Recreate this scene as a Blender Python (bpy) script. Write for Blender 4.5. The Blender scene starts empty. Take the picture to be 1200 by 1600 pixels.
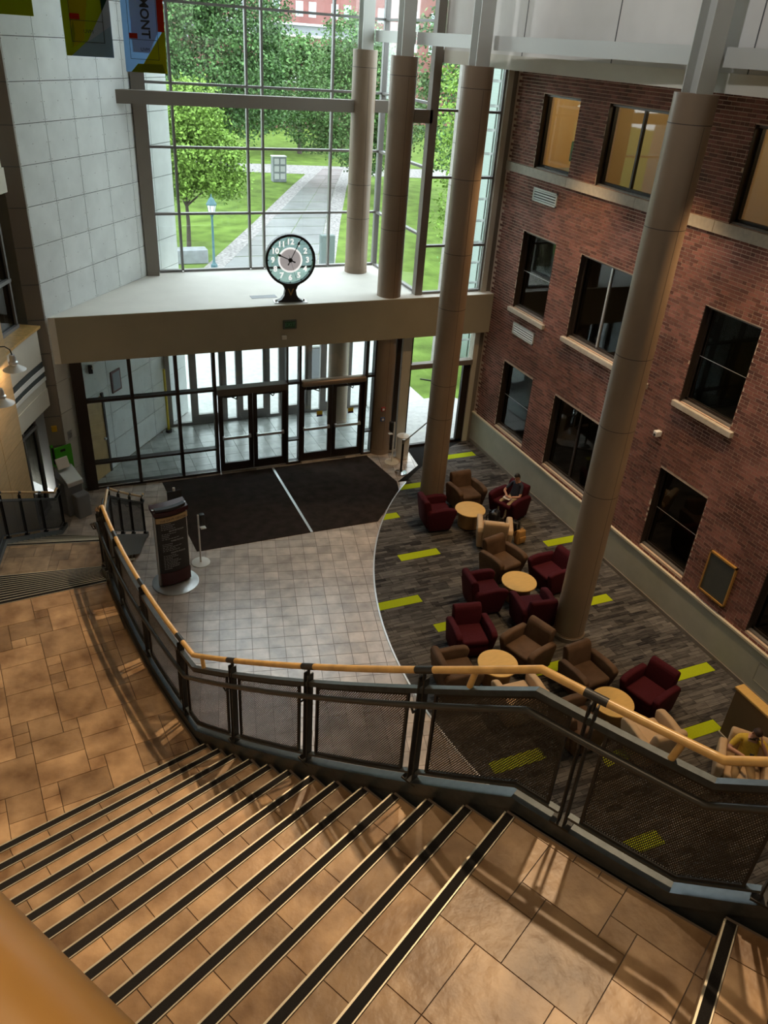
import bpy, bmesh, math, random
from mathutils import Vector, Matrix
random.seed(7)
SC = bpy.context.scene
COL = SC.collection

# ---------------------------------------------------------------- camera
CAMZ = 10.0
FPX = 1220.0
RX = (0.91975078, 0.14892762, -0.36315158)
RY = (-0.38717258, 0.49620437, -0.77709628)
RZ = (0.0644663, 0.85533724, 0.51404504)
cam_d = bpy.data.cameras.new('camera')
cam_d.sensor_fit = 'VERTICAL'
cam_d.sensor_height = 24.0
cam_d.lens = FPX / 1600.0 * 24.0
cam_d.clip_start = 0.02
cam_d.clip_end = 500
cam = bpy.data.objects.new('camera', cam_d)
COL.objects.link(cam)
cam.matrix_world = Matrix(((RX[0], RX[1], RX[2], 0), (RY[0], RY[1], RY[2], 0), (RZ[0], RZ[1], RZ[2], CAMZ), (0, 0, 0, 1)))
SC.camera = cam

# ---------------------------------------------------------------- world: even overcast sky
W = bpy.data.worlds.new('overcast_sky')
SC.world = W
W.use_nodes = True
bg = W.node_tree.nodes['Background']
bg.inputs[0].default_value = (0.86, 0.94, 1.0, 1)
bg.inputs[1].default_value = 5.2
SC.view_settings.view_transform = 'Standard'
SC.view_settings.look = 'None'
SC.view_settings.gamma = 1.0
SC.view_settings.exposure = 0.25
SC.view_settings.use_curve_mapping = False
try:
    SC.cycles.use_denoising = True
    SC.cycles.transparent_max_bounces = 16
    SC.cycles.max_bounces = 7
    SC.cycles.diffuse_bounces = 4
    SC.cycles.use_adaptive_sampling = True
    SC.cycles.adaptive_threshold = 0.02
    SC.cycles.caustics_reflective = False
    SC.cycles.caustics_refractive = False
    SC.cycles.sample_clamp_indirect = 4.0
except Exception:
    pass
SKYLIGHT_OPEN = True


# ---------------------------------------------------------------- lamps of the room and added fill
def lamp(name, kind, loc, power, color, size=0.3, target=None, spot=None, blend=0.6):
    d = bpy.data.lights.new(name, kind)
    d.energy = power
    d.color = color
    if kind == 'AREA':
        d.shape = 'DISK'
        d.size = size
    else:
        d.shadow_soft_size = size
    if kind == 'SPOT':
        d.spot_size = spot or 1.6
        d.spot_blend = blend
    o = bpy.data.objects.new(name, d)
    COL.objects.link(o)
    o.location = loc
    if target is not None:
        o.rotation_euler = (Vector(target) - Vector(loc)).to_track_quat('-Z', 'Y').to_euler()
    return o


WARM = (1.0, 0.66, 0.34)
WARM2 = (1.0, 0.74, 0.46)
# roof spots over the stair; last one added to brighten near rail and steps
for (lx, ly), (tx, ty, tz), pw in (((5.2, 4.6), (1.2, 2.2, 5.5), 1650), ((4.4, 8.4), (0.0, 6.8, 3.8), 2300), ((-0.6, 1.0), (0.2, 1.6, 6.0), 440)):
    lamp('unseen_stair_spot', 'SPOT', (lx, ly, 14.3), pw, WARM2, 0.10, (tx, ty, tz), 0.95, 0.8)
# unseen cool fill spots, added to brighten the upper wall
for ly in (4.5, 9.0, 13.5, 17.0):
    lamp('upper_wall_fill', 'SPOT', (4.8, ly, 14.6), 360, (0.95, 0.97, 1.0), 0.15, (9.2, ly, 11.0), 1.3, 0.9)
# downlights in the soffit above the lounge
for ly in (6.0, 8.6, 11.6, 14.6):
    lamp('soffit_downlight', 'SPOT', (10.0, ly, 9.6), 520, WARM, 0.08, (9.2, ly, 0), 1.5, 0.8)

# ---------------------------------------------------------------- mesh helpers
class MB:
    def __init__(s):
        s.v = []; s.f = []; s.m = []; s.r = []; s.uv = {}
    def face(s, idx, mi=0, rnd=0.5):
        s.f.append(tuple(idx)); s.m.append(mi); s.r.append(rnd)
    def pts(s, P):
        b = len(s.v); s.v.extend([tuple(p) for p in P]); return b
    def hexa(s, P, mi=0, rnd=0.5):            # 8 points: bottom loop, top loop (ccw from above)
        b = s.pts(P)
        for q in ((3, 2, 1, 0), (4, 5, 6, 7), (0, 1, 5, 4), (1, 2, 6, 5), (2, 3, 7, 6), (3, 0, 4, 7)):
            s.face([b + i for i in q], mi, rnd)
        return s
    def box(s, x0, x1, y0, y1, z0, z1, mi=0, rnd=0.5):
        return s.hexa([(x0, y0, z0), (x1, y0, z0), (x1, y1, z0), (x0, y1, z0), (x0, y0, z1), (x1, y0, z1), (x1, y1, z1), (x0, y1, z1)], mi, rnd)
    def obox(s, c, ux, uy, uz, mi=0, rnd=0.5):  # centre + half-axis vectors
        c = Vector(c); ux = Vector(ux); uy = Vector(uy); uz = Vector(uz)
        P = [c - ux - uy - uz, c + ux - uy - uz, c + ux + uy - uz, c - ux + uy - uz, c - ux - uy + uz, c + ux - uy + uz, c + ux + uy + uz, c - ux + uy + uz]
        return s.hexa(P, mi, rnd)
    def bar(s, a, b, w, h, mi=0, up=(0, 0, 1), rnd=0.5):  # rectangular bar between two points
        a = Vector(a); b = Vector(b); d = (b - a); L = d.length; d.normalize()
        u = Vector(up)
        if abs(d.dot(u)) > 0.98: u = Vector((1, 0, 0))
        sx = d.cross(u).normalized(); sz = sx.cross(d).normalized()
        return s.obox((a + b) / 2, sx * w / 2, d * L / 2, sz * h / 2, mi, rnd)
    def prism(s, poly, z0, z1, mi=0, rnd=0.5):   # plan polygon ccw
        n = len(poly)
        b = s.pts([(p[0], p[1], z0) for p in poly] + [(p[0], p[1], z1) for p in poly])
        s.face([b + i for i in reversed(range(n))], mi, rnd)
        s.face([b + n + i for i in range(n)], mi, rnd)
        for i in range(n):
            j = (i + 1) % n
            s.face([b + i, b + j, b + n + j, b + n + i], mi, rnd)
        return s
    def rings(s, R, mi=0, cap=True, closed=True, rnd=0.5):   # list of rings with equal count
        n = len(R[0]); b = len(s.v)
        for r in R: s.pts(r)
        for k in range(len(R) - 1):
            for i in range(n if closed else n - 1):
                j = (i + 1) % n
                s.face([b + k * n + i, b + k * n + j, b + (k + 1) * n + j, b + (k + 1) * n + i], mi, rnd)
        if cap:
            s.face([b + i for i in reversed(range(n))], mi, rnd)
            s.face([b + (len(R) - 1) * n + i for i in range(n)], mi, rnd)
        return s
    def lathe(s, prof, c=(0, 0, 0), n=24, mi=0, cap=True):  # prof: (r, z)
        R = [[(c[0] + r * math.cos(2 * math.pi * i / n), c[1] + r * math.sin(2 * math.pi * i / n), c[2] + z) for i in range(n)] for r, z in prof]
        return s.rings(R, mi, cap)
    def cyl(s, a, b, r, n=12, mi=0, r2=None):
        return s.tube([a, b], r, n, mi, r2=r2)
    def tube(s, P, r, n=10, mi=0, r2=None):
        P = [Vector(p) for p in P]; R = []
        prev = None
        for i, p in enumerate(P):
            d = (P[min(i + 1, len(P) - 1)] - P[max(i - 1, 0)]).normalized()
            u = Vector((0, 0, 1)) if abs(d.z) < 0.95 else Vector((1, 0, 0))
            if prev is not None: u = prev
            sx = d.cross(u).normalized(); sz = sx.cross(d).normalized(); prev = sz
            rr = r if r2 is None else r + (r2 - r) * i / (len(P) - 1)
            R.append([p + sx * rr * math.cos(2 * math.pi * k / n) + sz * rr * math.sin(2 * math.pi * k / n) for k in range(n)])
        return s.rings(R, mi)
    def rbox(s, c, size, bev, seg=3, rot=None, mi=0, rnd=0.5, taper=None):
        bm = bmesh.new(); bmesh.ops.create_cube(bm, size=1)
        for v in bm.verts:
            v.co = Vector((v.co.x * size[0], v.co.y * size[1], v.co.z * size[2]))
            if taper: v.co = Vector(taper(v.co))
        bmesh.ops.bevel(bm, geom=list(bm.edges), offset=bev, segments=seg, profile=0.5, affect='EDGES')
        M = Matrix.Translation(Vector(c)) @ (rot.to_4x4() if rot else Matrix())
        return s.bm(bm, M, mi, rnd)
    def bm(s, bm, M=Matrix(), mi=0, rnd=0.5):
        bm.verts.index_update()
        b = s.pts([M @ v.co for v in bm.verts])
        for f in bm.faces: s.face([b + v.index for v in f.verts], mi, rnd)
        bm.free(); return s
    def profile(s, prof, x0, x1, bev=0.0, seg=2, mi=0):   # (y,z) outline extruded along x and bevelled
        bm = bmesh.new()
        A = [bm.verts.new((x0, p[0], p[1])) for p in prof]; B = [bm.verts.new((x1, p[0], p[1])) for p in prof]
        n = len(prof)
        bm.faces.new(A); bm.faces.new(list(reversed(B)))
        for i in range(n):
            j = (i + 1) % n
            bm.faces.new((A[j], A[i], B[i], B[j]))
        bmesh.ops.recalc_face_normals(bm, faces=bm.faces)
        if bev: bmesh.ops.bevel(bm, geom=list(bm.edges), offset=bev, segments=seg, profile=0.5, affect='EDGES')
        return s.bm(bm, Matrix(), mi)
    def xf(s, M):
        s.v = [tuple(M @ Vector(p)) for p in s.v]; return s
    def mesh(s, name, mats, smooth=False, uvs=None):
        me = bpy.data.meshes.new(name)
        me.from_pydata(s.v, [], s.f)
        if not isinstance(mats, (list, tuple)): mats = [mats]
        for m in mats: me.materials.append(m)
        me.polygons.foreach_set('material_index', s.m)
        at = me.attributes.new('rnd', 'FLOAT', 'FACE')
        at.data.foreach_set('value', s.r)
        if uvs:
            ul = me.uv_layers.new(name='UVMap')
            for p in me.polygons:
                for li in p.loop_indices:
                    ul.data[li].uv = uvs[me.loops[li].vertex_index]
        me.validate()
        if smooth:
            me.polygons.foreach_set('use_smooth', [True] * len(me.polygons))
            me.set_sharp_from_angle(angle=math.radians(40))
        me.update()
        return me
    def build(s, name, mats, parent=None, smooth=False, uvs=None):
        return link(name, s.mesh(name, mats, smooth, uvs), parent)


def link(name, me, parent=None, loc=None, rz=None):
    o = bpy.data.objects.new(name, me)
    COL.objects.link(o)
    if parent is not None: o.parent = parent
    if loc is not None: o.location = loc
    if rz is not None: o.rotation_euler = (0, 0, rz)
    return o


def tag(o, label, cat, group=None, kind=None):
    o['label'] = label
    if cat: o['category'] = cat
    if group: o['group'] = group
    if kind: o['kind'] = kind
    return o


def empty(name, loc, label, cat, rz=0.0, group=None, kind=None):
    o = bpy.data.objects.new(name, None)
    COL.objects.link(o)
    o.location = loc; o.rotation_euler = (0, 0, rz)
    o.empty_display_size = 0.2
    return tag(o, label, cat, group, kind)


def copy_tree(o, parent=None):
    c = o.copy(); COL.objects.link(c); c.parent = parent
    for ch in list(o.children): copy_tree(ch, c)
    return c


def text_mesh(name, body, size, mat, extrude=0.003, align='CENTER', bold=0.0):
    cu = bpy.data.curves.new('txt', 'FONT')
    cu.body = body; cu.size = size; cu.extrude = extrude; cu.align_x = align; cu.align_y = 'CENTER'
    cu.resolution_u = 3; cu.offset = bold
    ob = bpy.data.objects.new('txt', cu); COL.objects.link(ob)
    dg = bpy.context.evaluated_depsgraph_get()
    me = bpy.data.meshes.new_from_object(ob.evaluated_get(dg))
    bpy.data.objects.remove(ob); bpy.data.curves.remove(cu)
    me.name = name
    me.materials.clear(); me.materials.append(mat)
    return me


# ---------------------------------------------------------------- materials
def mat(name, col, rough=0.6, metal=0.0, noise=0.0, nscale=6.0, var=0.0, bump=0.0, bscale=40.0, col2=None, spec=0.5, stretch=None, emit=None, estr=0.0, detail=3.0):
    m = bpy.data.materials.new(name); m.use_nodes = True
    N = m.node_tree.nodes; L = m.node_tree.links
    P = N['Principled BSDF']
    P.inputs['Roughness'].default_value = rough
    P.inputs['Metallic'].default_value = metal
    P.inputs['Specular IOR Level'].default_value = spec
    c = (col[0], col[1], col[2], 1)
    P.inputs['Base Color'].default_value = c
    if emit:
        P.inputs['Emission Color'].default_value = (*emit, 1); P.inputs['Emission Strength'].default_value = estr
    out = None
    tc = None
    if noise or bump:
        tc = N.new('ShaderNodeTexCoord'); src = tc.outputs['Object']
        # generated pieces share meshes: use world position so grain differs from piece to piece
        ge = N.new('ShaderNodeNewGeometry'); src = ge.outputs['Position']
        if stretch:
            mp = N.new('ShaderNodeMapping'); mp.inputs['Scale'].default_value = stretch
            L.new(src, mp.inputs['Vector']); src = mp.outputs['Vector']
    if noise:
        n = N.new('ShaderNodeTexNoise'); n.inputs['Scale'].default_value = nscale; n.inputs['Detail'].default_value = detail
        L.new(src, n.inputs['Vector'])
        rp = N.new('ShaderNodeValToRGB')
        a = [max(0, x * (1 - noise)) for x in col]; b = [min(1, x * (1 + noise)) for x in (col2 or col)]
        rp.color_ramp.elements[0].color = (*a, 1); rp.color_ramp.elements[1].color = (*b, 1)
        rp.color_ramp.elements[0].position = 0.3; rp.color_ramp.elements[1].position = 0.7
        L.new(n.outputs['Fac'], rp.inputs['Fac']); out = rp.outputs['Color']
    if var:
        at = N.new('ShaderNodeAttribute'); at.attribute_name = 'rnd'
        mr = N.new('ShaderNodeMapRange'); mr.inputs['To Min'].default_value = 1 - var; mr.inputs['To Max'].default_value = 1 + var
        L.new(at.outputs['Fac'], mr.inputs['Value'])
        hs = N.new('ShaderNodeHueSaturation')
        if out: L.new(out, hs.inputs['Color'])
        else: hs.inputs['Color'].default_value = c
        L.new(mr.outputs['Result'], hs.inputs['Value'])
        out = hs.outputs['Color']
    if out: L.new(out, P.inputs['Base Color'])
    if bump:
        n2 = N.new('ShaderNodeTexNoise'); n2.inputs['Scale'].default_value = bscale; n2.inputs['Detail'].default_value = 4
        L.new(src, n2.inputs['Vector'])
        bp = N.new('ShaderNodeBump'); bp.inputs['Strength'].default_value = bump; bp.inputs['Distance'].default_value = 0.01
        L.new(n2.outputs['Fac'], bp.inputs['Height']); L.new(bp.outputs['Normal'], P.inputs['Normal'])
    return m


def glass_mat(name, tint=(0.95, 0.97, 0.97), ior=1.45, refl=1.0):
    m = bpy.data.materials.new(name); m.use_nodes = True
    N = m.node_tree.nodes; L = m.node_tree.links
    N.remove(N['Principled BSDF'])
    o = N['Material Output']
    t = N.new('ShaderNodeBsdfTransparent'); t.inputs[0].default_value = (*tint, 1)
    g = N.new('ShaderNodeBsdfGlossy'); g.inputs['Roughness'].default_value = 0.02
    lw = N.new('ShaderNodeLayerWeight'); lw.inputs['Blend'].default_value = 0.5      # Schlick: f0 + (1-f0)(1-cos)^5, same from both sides of the pane
    f0 = ((ior - 1) / (ior + 1)) ** 2 * refl
    pw = N.new('ShaderNodeMath'); pw.operation = 'POWER'; pw.inputs[1].default_value = 5.0
    L.new(lw.outputs['Facing'], pw.inputs[0])
    mu = N.new('ShaderNodeMath'); mu.operation = 'MULTIPLY_ADD'; mu.inputs[1].default_value = 1 - f0; mu.inputs[2].default_value = f0
    L.new(pw.outputs[0], mu.inputs[0])
    mx = N.new('ShaderNodeMixShader')
    L.new(mu.outputs[0], mx.inputs[0]); L.new(t.outputs[0], mx.inputs[1]); L.new(g.outputs[0], mx.inputs[2])
    L.new(mx.outputs[0], o.inputs['Surface'])
    return m


def perforated_mat(name, col, pitch=0.0145, rad=0.25):
    m = bpy.data.materials.new(name); m.use_nodes = True
    N = m.node_tree.nodes; L = m.node_tree.links
    P = N['Principled BSDF']; P.inputs['Base Color'].default_value = (*col, 1); P.inputs['Roughness'].default_value = 0.5; P.inputs['Metallic'].default_value = 0.3
    o = N['Material Output']
    uv = N.new('ShaderNodeUVMap')
    sx = N.new('ShaderNodeSeparateXYZ'); L.new(uv.outputs[0], sx.inputs[0])
    def M(op, a, b=None):
        n = N.new('ShaderNodeMath'); n.operation = op
        for i, q in enumerate((a, b)):
            if q is None: continue
            if isinstance(q, (int, float)): n.inputs[i].default_value = q
            else: L.new(q, n.inputs[i])
        return n.outputs[0]
    v = M('DIVIDE', sx.outputs['Y'], pitch * 0.866)
    row = M('FLOOR', v)
    fv = M('SUBTRACT', M('SUBTRACT', v, row), 0.5)
    off = M('MULTIPLY', M('MODULO', M('ADD', row, 2000.0), 2.0), 0.5)
    u = M('ADD', M('DIVIDE', sx.outputs['X'], pitch), off)
    fu = M('SUBTRACT', M('SUBTRACT', u, M('FLOOR', u)), 0.5)
    fv = M('MULTIPLY', fv, 0.866)
    d2 = M('ADD', M('MULTIPLY', fu, fu), M('MULTIPLY', fv, fv))
    hole = M('LESS_THAN', d2, rad * rad)
    t = N.new('ShaderNodeBsdfTransparent')
    mx = N.new('ShaderNodeMixShader')
    L.new(hole, mx.inputs[0]); L.new(P.outputs[0], mx.inputs[1]); L.new(t.outputs[0], mx.inputs[2])
    L.new(mx.outputs[0], o.inputs['Surface'])
    return m


def translucent_mat(name, col):
    m = bpy.data.materials.new(name); m.use_nodes = True
    N = m.node_tree.nodes; L = m.node_tree.links
    N.remove(N['Principled BSDF'])
    a = N.new('ShaderNodeBsdfDiffuse'); b = N.new('ShaderNodeBsdfTranslucent'); mx = N.new('ShaderNodeMixShader')
    a.inputs[0].default_value = (*col, 1); b.inputs[0].default_value = (*col, 1); mx.inputs[0].default_value = 0.6
    L.new(a.outputs[0], mx.inputs[1]); L.new(b.outputs[0], mx.inputs[2]); L.new(mx.outputs[0], N['Material Output'].inputs['Surface'])
    return m


def carpet_mat(name):
    m = bpy.data.materials.new(name); m.use_nodes = True
    N = m.node_tree.nodes; L = m.node_tree.links
    P = N['Principled BSDF']; P.inputs['Roughness'].default_value = 0.95; P.inputs['Specular IOR Level'].default_value = 0.1
    g = N.new('ShaderNodeNewGeometry')
    b = N.new('ShaderNodeTexBrick'); b.offset = 0.37; b.offset_frequency = 2; b.squash = 0.6; b.squash_frequency = 3
    b.inputs['Color1'].default_value = (0.15, 0.15, 0.15, 1); b.inputs['Color2'].default_value = (0.95, 0.95, 0.95, 1); b.inputs['Mortar'].default_value = (0.02, 0.02, 0.02, 1)
    b.inputs['Scale'].default_value = 1.0; b.inputs['Brick Width'].default_value = 0.46; b.inputs['Row Height'].default_value = 0.0833; b.inputs['Mortar Size'].default_value = 0.004; b.inputs['Bias'].default_value = -0.1
    L.new(g.outputs['Position'], b.inputs['Vector'])
    mp = N.new('ShaderNodeMapping'); mp.inputs['Scale'].default_value = (1.3, 14, 1); L.new(g.outputs['Position'], mp.inputs['Vector'])
    n = N.new('ShaderNodeTexNoise'); n.inputs['Scale'].default_value = 3.0; n.inputs['Detail'].default_value = 8; L.new(mp.outputs[0], n.inputs['Vector'])
    at = N.new('ShaderNodeAttribute'); at.attribute_name = 'rnd'
    def M(op, a, c):
        q = N.new('ShaderNodeMath'); q.operation = op
        for i, v in enumerate((a, c)):
            if isinstance(v, (int, float)): q.inputs[i].default_value = v
            else: L.new(v, q.inputs[i])
        return q.outputs[0]
    f = M('ADD', M('MULTIPLY', b.outputs['Color'], 0.42), M('ADD', M('MULTIPLY', n.outputs['Fac'], 0.75), M('MULTIPLY', at.outputs['Fac'], 0.22)))
    f = M('SUBTRACT', f, 0.30)
    r = N.new('ShaderNodeValToRGB')
    r.color_ramp.elements[0].color = (0.020, 0.019, 0.021, 1); r.color_ramp.elements[0].position = 0.12
    r.color_ramp.elements[1].color = (0.26, 0.245, 0.23, 1); r.color_ramp.elements[1].position = 0.95
    L.new(f, r.inputs['Fac']); L.new(r.outputs['Color'], P.inputs['Base Color'])
    return m


M_CARPET = carpet_mat('carpet_plank')
M_TILE_FLOOR = mat('floor_tile', (0.54, 0.465, 0.415), 0.24, spec=1.0, noise=0.25, nscale=3, var=0.16, bump=0.25, bscale=18)
M_GROUT = mat('grout', (0.16, 0.12, 0.095), 0.9)
M_GROUT_L = mat('grout_light', (0.22, 0.18, 0.15), 0.9)
M_TILE_STAIR = mat('stair_tile', (0.29, 0.155, 0.070), 0.40, noise=0.38, nscale=3.6, var=0.27, bump=0.7, bscale=9, col2=(0.36, 0.23, 0.125), detail=8)
M_NOSE = mat('nosing_black', (0.014, 0.012, 0.011), 0.8, spec=0.15, noise=0.3, nscale=200)
M_NOSE_E = mat('nosing_edge', (0.62, 0.55, 0.42), 0.4, 0.6)
M_TRANSL = translucent_mat('opal_white', (0.9, 0.9, 0.88))
M_LIME = mat('lime_carpet', (0.42, 0.52, 0.015), 0.95, noise=0.08, nscale=60, spec=0.1)
M_MAT = mat('walkoff_mat', (0.028, 0.019, 0.016), 0.9, noise=0.35, nscale=4, spec=0.15, bump=0.3, bscale=120)
M_BRICK = mat('brick', (0.185, 0.072, 0.052), 0.85, noise=0.35, nscale=1.3, var=0.42, bump=0.3, bscale=60, col2=(0.20, 0.085, 0.068), spec=0.25)
M_MORTAR = mat('mortar', (0.62, 0.48, 0.37), 0.95, noise=0.1, nscale=30)
M_STONE = mat('limestone', (0.50, 0.45, 0.38), 0.75, noise=0.1, nscale=12)
M_WAINS = mat('wainscot_sage', (0.42, 0.40, 0.32), 0.6, noise=0.06, nscale=3)
M_CAP = mat('wainscot_cap', (0.70, 0.64, 0.50), 0.5)
M_BRONZE = mat('bronze_frame', (0.045, 0.034, 0.028), 0.45, 0.3)
M_BRONZE_D = mat('door_frame_dark', (0.028, 0.018, 0.014), 0.45, 0.2)
M_GREYFR = mat('grey_window_frame', (0.20, 0.19, 0.185), 0.45, 0.2)
M_ALU = mat('aluminium', (0.62, 0.63, 0.64), 0.35, 0.7)
M_PANEL = mat('fibre_panel', (0.66, 0.69, 0.68), 0.7, noise=0.07, nscale=2.2, var=0.05)
M_JOINT = mat('panel_joint', (0.10, 0.10, 0.10), 0.9)
M_TAUPE = mat('taupe_steel', (0.22, 0.19, 0.16), 0.55)
M_COLUMN = mat('column_cover', (0.27, 0.195, 0.135), 0.42, noise=0.05, nscale=2)
M_COLJ = mat('column_joint', (0.08, 0.06, 0.05), 0.8)
M_CREAM = mat('cream_plaster', (0.60, 0.56, 0.47), 0.75, noise=0.04, nscale=2)
M_FASCIAD = mat('fascia_olive', (0.36, 0.32, 0.235), 0.7, noise=0.04, nscale=1.5)  # darker olive-taupe than the ledge top
M_FASCIA = mat('ledge_plaster', (0.74, 0.71, 0.65), 0.7, noise=0.04, nscale=1.5)
M_STEELW = mat('painted_steel_grey', (0.60, 0.61, 0.58), 0.45, 0.1)
M_UPPER = mat('upper_wall_panel', (0.66, 0.63, 0.59), 0.8, noise=0.06, nscale=1.2)
M_WOOD = mat('rail_wood', (0.60, 0.36, 0.125), 0.32, noise=0.16, nscale=10, stretch=(1, 1, 1))
M_WOODT = mat('maple_top', (0.74, 0.48, 0.16), 0.42, noise=0.06, nscale=7, stretch=(1, 6, 1))
M_WOODP = mat('wood_panel', (0.55, 0.36, 0.17), 0.5, noise=0.10, nscale=3, stretch=(1, 1, 6), var=0.06)
M_STEEL = mat('dark_steel', (0.075, 0.085, 0.09), 0.36, 0.65, noise=0.15, nscale=20)
M_STEELR = mat('handrail_steel', (0.055, 0.052, 0.047), 0.38, 0.6)
M_BLACK = mat('black_plastic', (0.012, 0.012, 0.013), 0.45)
M_BLACKM = mat('black_metal', (0.02, 0.019, 0.018), 0.5, 0.3)
M_MESH = perforated_mat('perforated_sheet', (0.028, 0.026, 0.024))
M_GLASS = glass_mat('clear_glass', (0.93, 0.96, 0.95))
M_GLASSD = glass_mat('dark_glass', (0.42, 0.42, 0.40), 1.5, 1.3)
M_MAROON = mat('maroon_fabric', (0.060, 0.006, 0.013), 0.85, noise=0.15, nscale=30, spec=0.2)
M_BROWN = mat('brown_suede', (0.115, 0.070, 0.045), 0.8, noise=0.18, nscale=5, spec=0.2)
M_BEIGE = mat('beige_vinyl', (0.56, 0.40, 0.25), 0.6, noise=0.06, nscale=8, spec=0.3)
M_WHITE = mat('white_plastic', (0.78, 0.77, 0.74), 0.4)
M_CHROME = mat('chrome', (0.7, 0.7, 0.7), 0.15, 1.0)
M_SKIN = mat('skin', (0.55, 0.29, 0.20), 0.55)
M_HAIR = mat('dark_hair', (0.015, 0.011, 0.01), 0.6)
M_YELLOW = mat('mustard_shirt', (0.62, 0.42, 0.05), 0.85, noise=0.1, nscale=30)
M_KHAKI = mat('khaki_trousers', (0.30, 0.20, 0.10), 0.85)
M_NAVY = mat('navy_shirt', (0.022, 0.03, 0.055), 0.85)
M_KHAKI2 = mat('light_khaki_trousers', (0.42, 0.33, 0.20), 0.85)
M_GRASS = mat('lawn_grass', (0.10, 0.155, 0.030), 0.95, noise=0.35, nscale=0.9, spec=0.1, detail=6)
M_PAVE = mat('plaza_paving', (0.38, 0.375, 0.365), 0.7, noise=0.12, nscale=6)
M_PATH = mat('wet_path', (0.24, 0.24, 0.245), 0.22, noise=0.15, nscale=0.5)
M_GRAVEL = mat('gravel', (0.22, 0.205, 0.20), 0.95, noise=0.5, nscale=7)
M_GRANITE = mat('granite', (0.20, 0.215, 0.225), 0.8, noise=0.15, nscale=4)
M_LEAF1 = mat('leaf_light', (0.155, 0.26, 0.045), 0.7, var=0.55, spec=0.25)
M_LEAF2 = mat('leaf_dark', (0.070, 0.140, 0.045), 0.6, var=0.8, spec=0.3)
M_LEAF3 = mat('leaf_mid', (0.095, 0.185, 0.055), 0.6, var=0.75, spec=0.3)
M_BARK = mat('bark', (0.07, 0.055, 0.045), 0.9, noise=0.3, nscale=20)
M_BRICK_FAR = mat('far_brick', (0.22, 0.09, 0.08), 0.9, noise=0.12, nscale=0.8)
M_WHITEP = mat('white_paint', (0.5, 0.5, 0.5), 0.6)
M_LAMPGREEN = mat('lamp_post_green', (0.035, 0.10, 0.115), 0.5)
M_ROOM = mat('room_wall', (0.20, 0.17, 0.13), 0.9)
M_ROOMW = mat('room_wall_warm', (0.60, 0.46, 0.26), 0.9)
M_VFLOOR = mat('vestibule_tile', (0.36, 0.37, 0.36), 0.25, noise=0.15, nscale=4, var=0.14)
M_GREEN = mat('green_plastic', (0.06, 0.42, 0.02), 0.4)
M_GREYP = mat('grey_plastic', (0.22, 0.23, 0.25), 0.5)
M_DOORWOOD = mat('door_wood', (0.42, 0.27, 0.10), 0.5, noise=0.1, nscale=5)

# ---------------------------------------------------------------- geometry constants
CX, CY = 15.676, 9.906                 # centre of the curved stair
RI, RO = 15.45, 17.50                  # stair between these radii
XW = 11.17                             # brick wall plane
YD = 18.30                             # entrance wall plane
YV = 21.40                             # outer (window) wall plane
ZL = 4.45                              # top of the entrance ledge
COLS = [(8.79, 9.62), (8.49, 15.37), (8.24, 18.34), (8.25, 20.74)]


def pol(r, a, z=0.0):
    t = math.radians(a)
    return (CX + r * math.cos(t), CY + r * math.sin(t), z)


def pixel(p):                          # used only to decide which repeats show largest
    d = Vector(p) - Vector((0, 0, CAMZ))
    x = d.x * RX[0] + d.y * RY[0] + d.z * RZ[0]; y = d.x * RX[1] + d.y * RY[1] + d.z * RZ[1]; z = d.x * RX[2] + d.y * RY[2] + d.z * RZ[2]
    if z > -0.05: return None
    return (600 - FPX * x / z, 800 + FPX * y / z, -z)


def in_view(p, mg=20):
    q = pixel(p)
    return q is not None and -mg < q[0] < 1200 + mg and -mg < q[1] < 1600 + mg


def clip_half(poly, n, d):             # keep n.p >= d
    out = []
    for i in range(len(poly)):
        a, b = poly[i], poly[(i + 1) % len(poly)]
        da = n[0] * a[0] + n[1] * a[1] - d; db = n[0] * b[0] + n[1] * b[1] - d
        if da >= 0: out.append(a)
        if da * db < 0:
            t = da / (da - db); out.append((a[0] + (b[0] - a[0]) * t, a[1] + (b[1] - a[1]) * t))
    return out


def area(poly):
    return 0.5 * sum(poly[i][0] * poly[(i + 1) % len(poly)][1] - poly[(i + 1) % len(poly)][0] * poly[i][1] for i in range(len(poly)))


def slab_piece(name, poly, z0, z1, m, parent, rnd=None):
    return MB().prism(poly, z0, z1, 0, random.random() if rnd is None else rnd).build(name, m, parent)


# ---------------------------------------------------------------- ground floor
floor = tag(MB().box(-8, XW + 0.3, -6, YD + 0.1, -0.3, -0.012).build('floor', M_GROUT_L), 'square tiled ground floor of the lobby between stair and lounge', 'floor', kind='structure')
TA = math.radians(-13.0)
tu, tv = (math.cos(TA), math.sin(TA)), (-math.sin(TA), math.cos(TA))
CCX, CCY, CR = 15.25, 9.09, 10.11      # carpet edge
tp = 0.310
tile_var = [MB().box(-tp / 2 + 0.004, tp / 2 - 0.004, -tp / 2 + 0.004, tp / 2 - 0.004, -0.012, 0.0, 0, (k + 0.5) / 8).mesh('tile', M_TILE_FLOOR) for k in range(8)]
cand = []
for i in range(-60, 60):
    for j in range(-60, 60):
        x = 4.0 + i * tp * tu[0] + j * tp * tv[0]; y = 12.0 + i * tp * tu[1] + j * tp * tv[1]
        if not (-2.2 < x < XW and 4.5 < y < YD - 0.05): continue
        if math.hypot(x - CCX, y - CCY) < CR - 0.3 and not (x > 7.3 and y > 16.6 and x < 9.2): continue
        if 2.6 < x < 7.3 and 15.1 < y < 17.8: continue
        q = pixel((x, y, 0))
        sc = 1e9 if q is None else q[2]
        vis = in_view((x, y, 0), 5) and math.hypot(x - CX, y - CY) < 15.3 and not (q and q[1] > 1060 and q[0] < 640)
        cand.append((0 if vis else 1, sc, x, y))
cand.sort()
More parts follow.
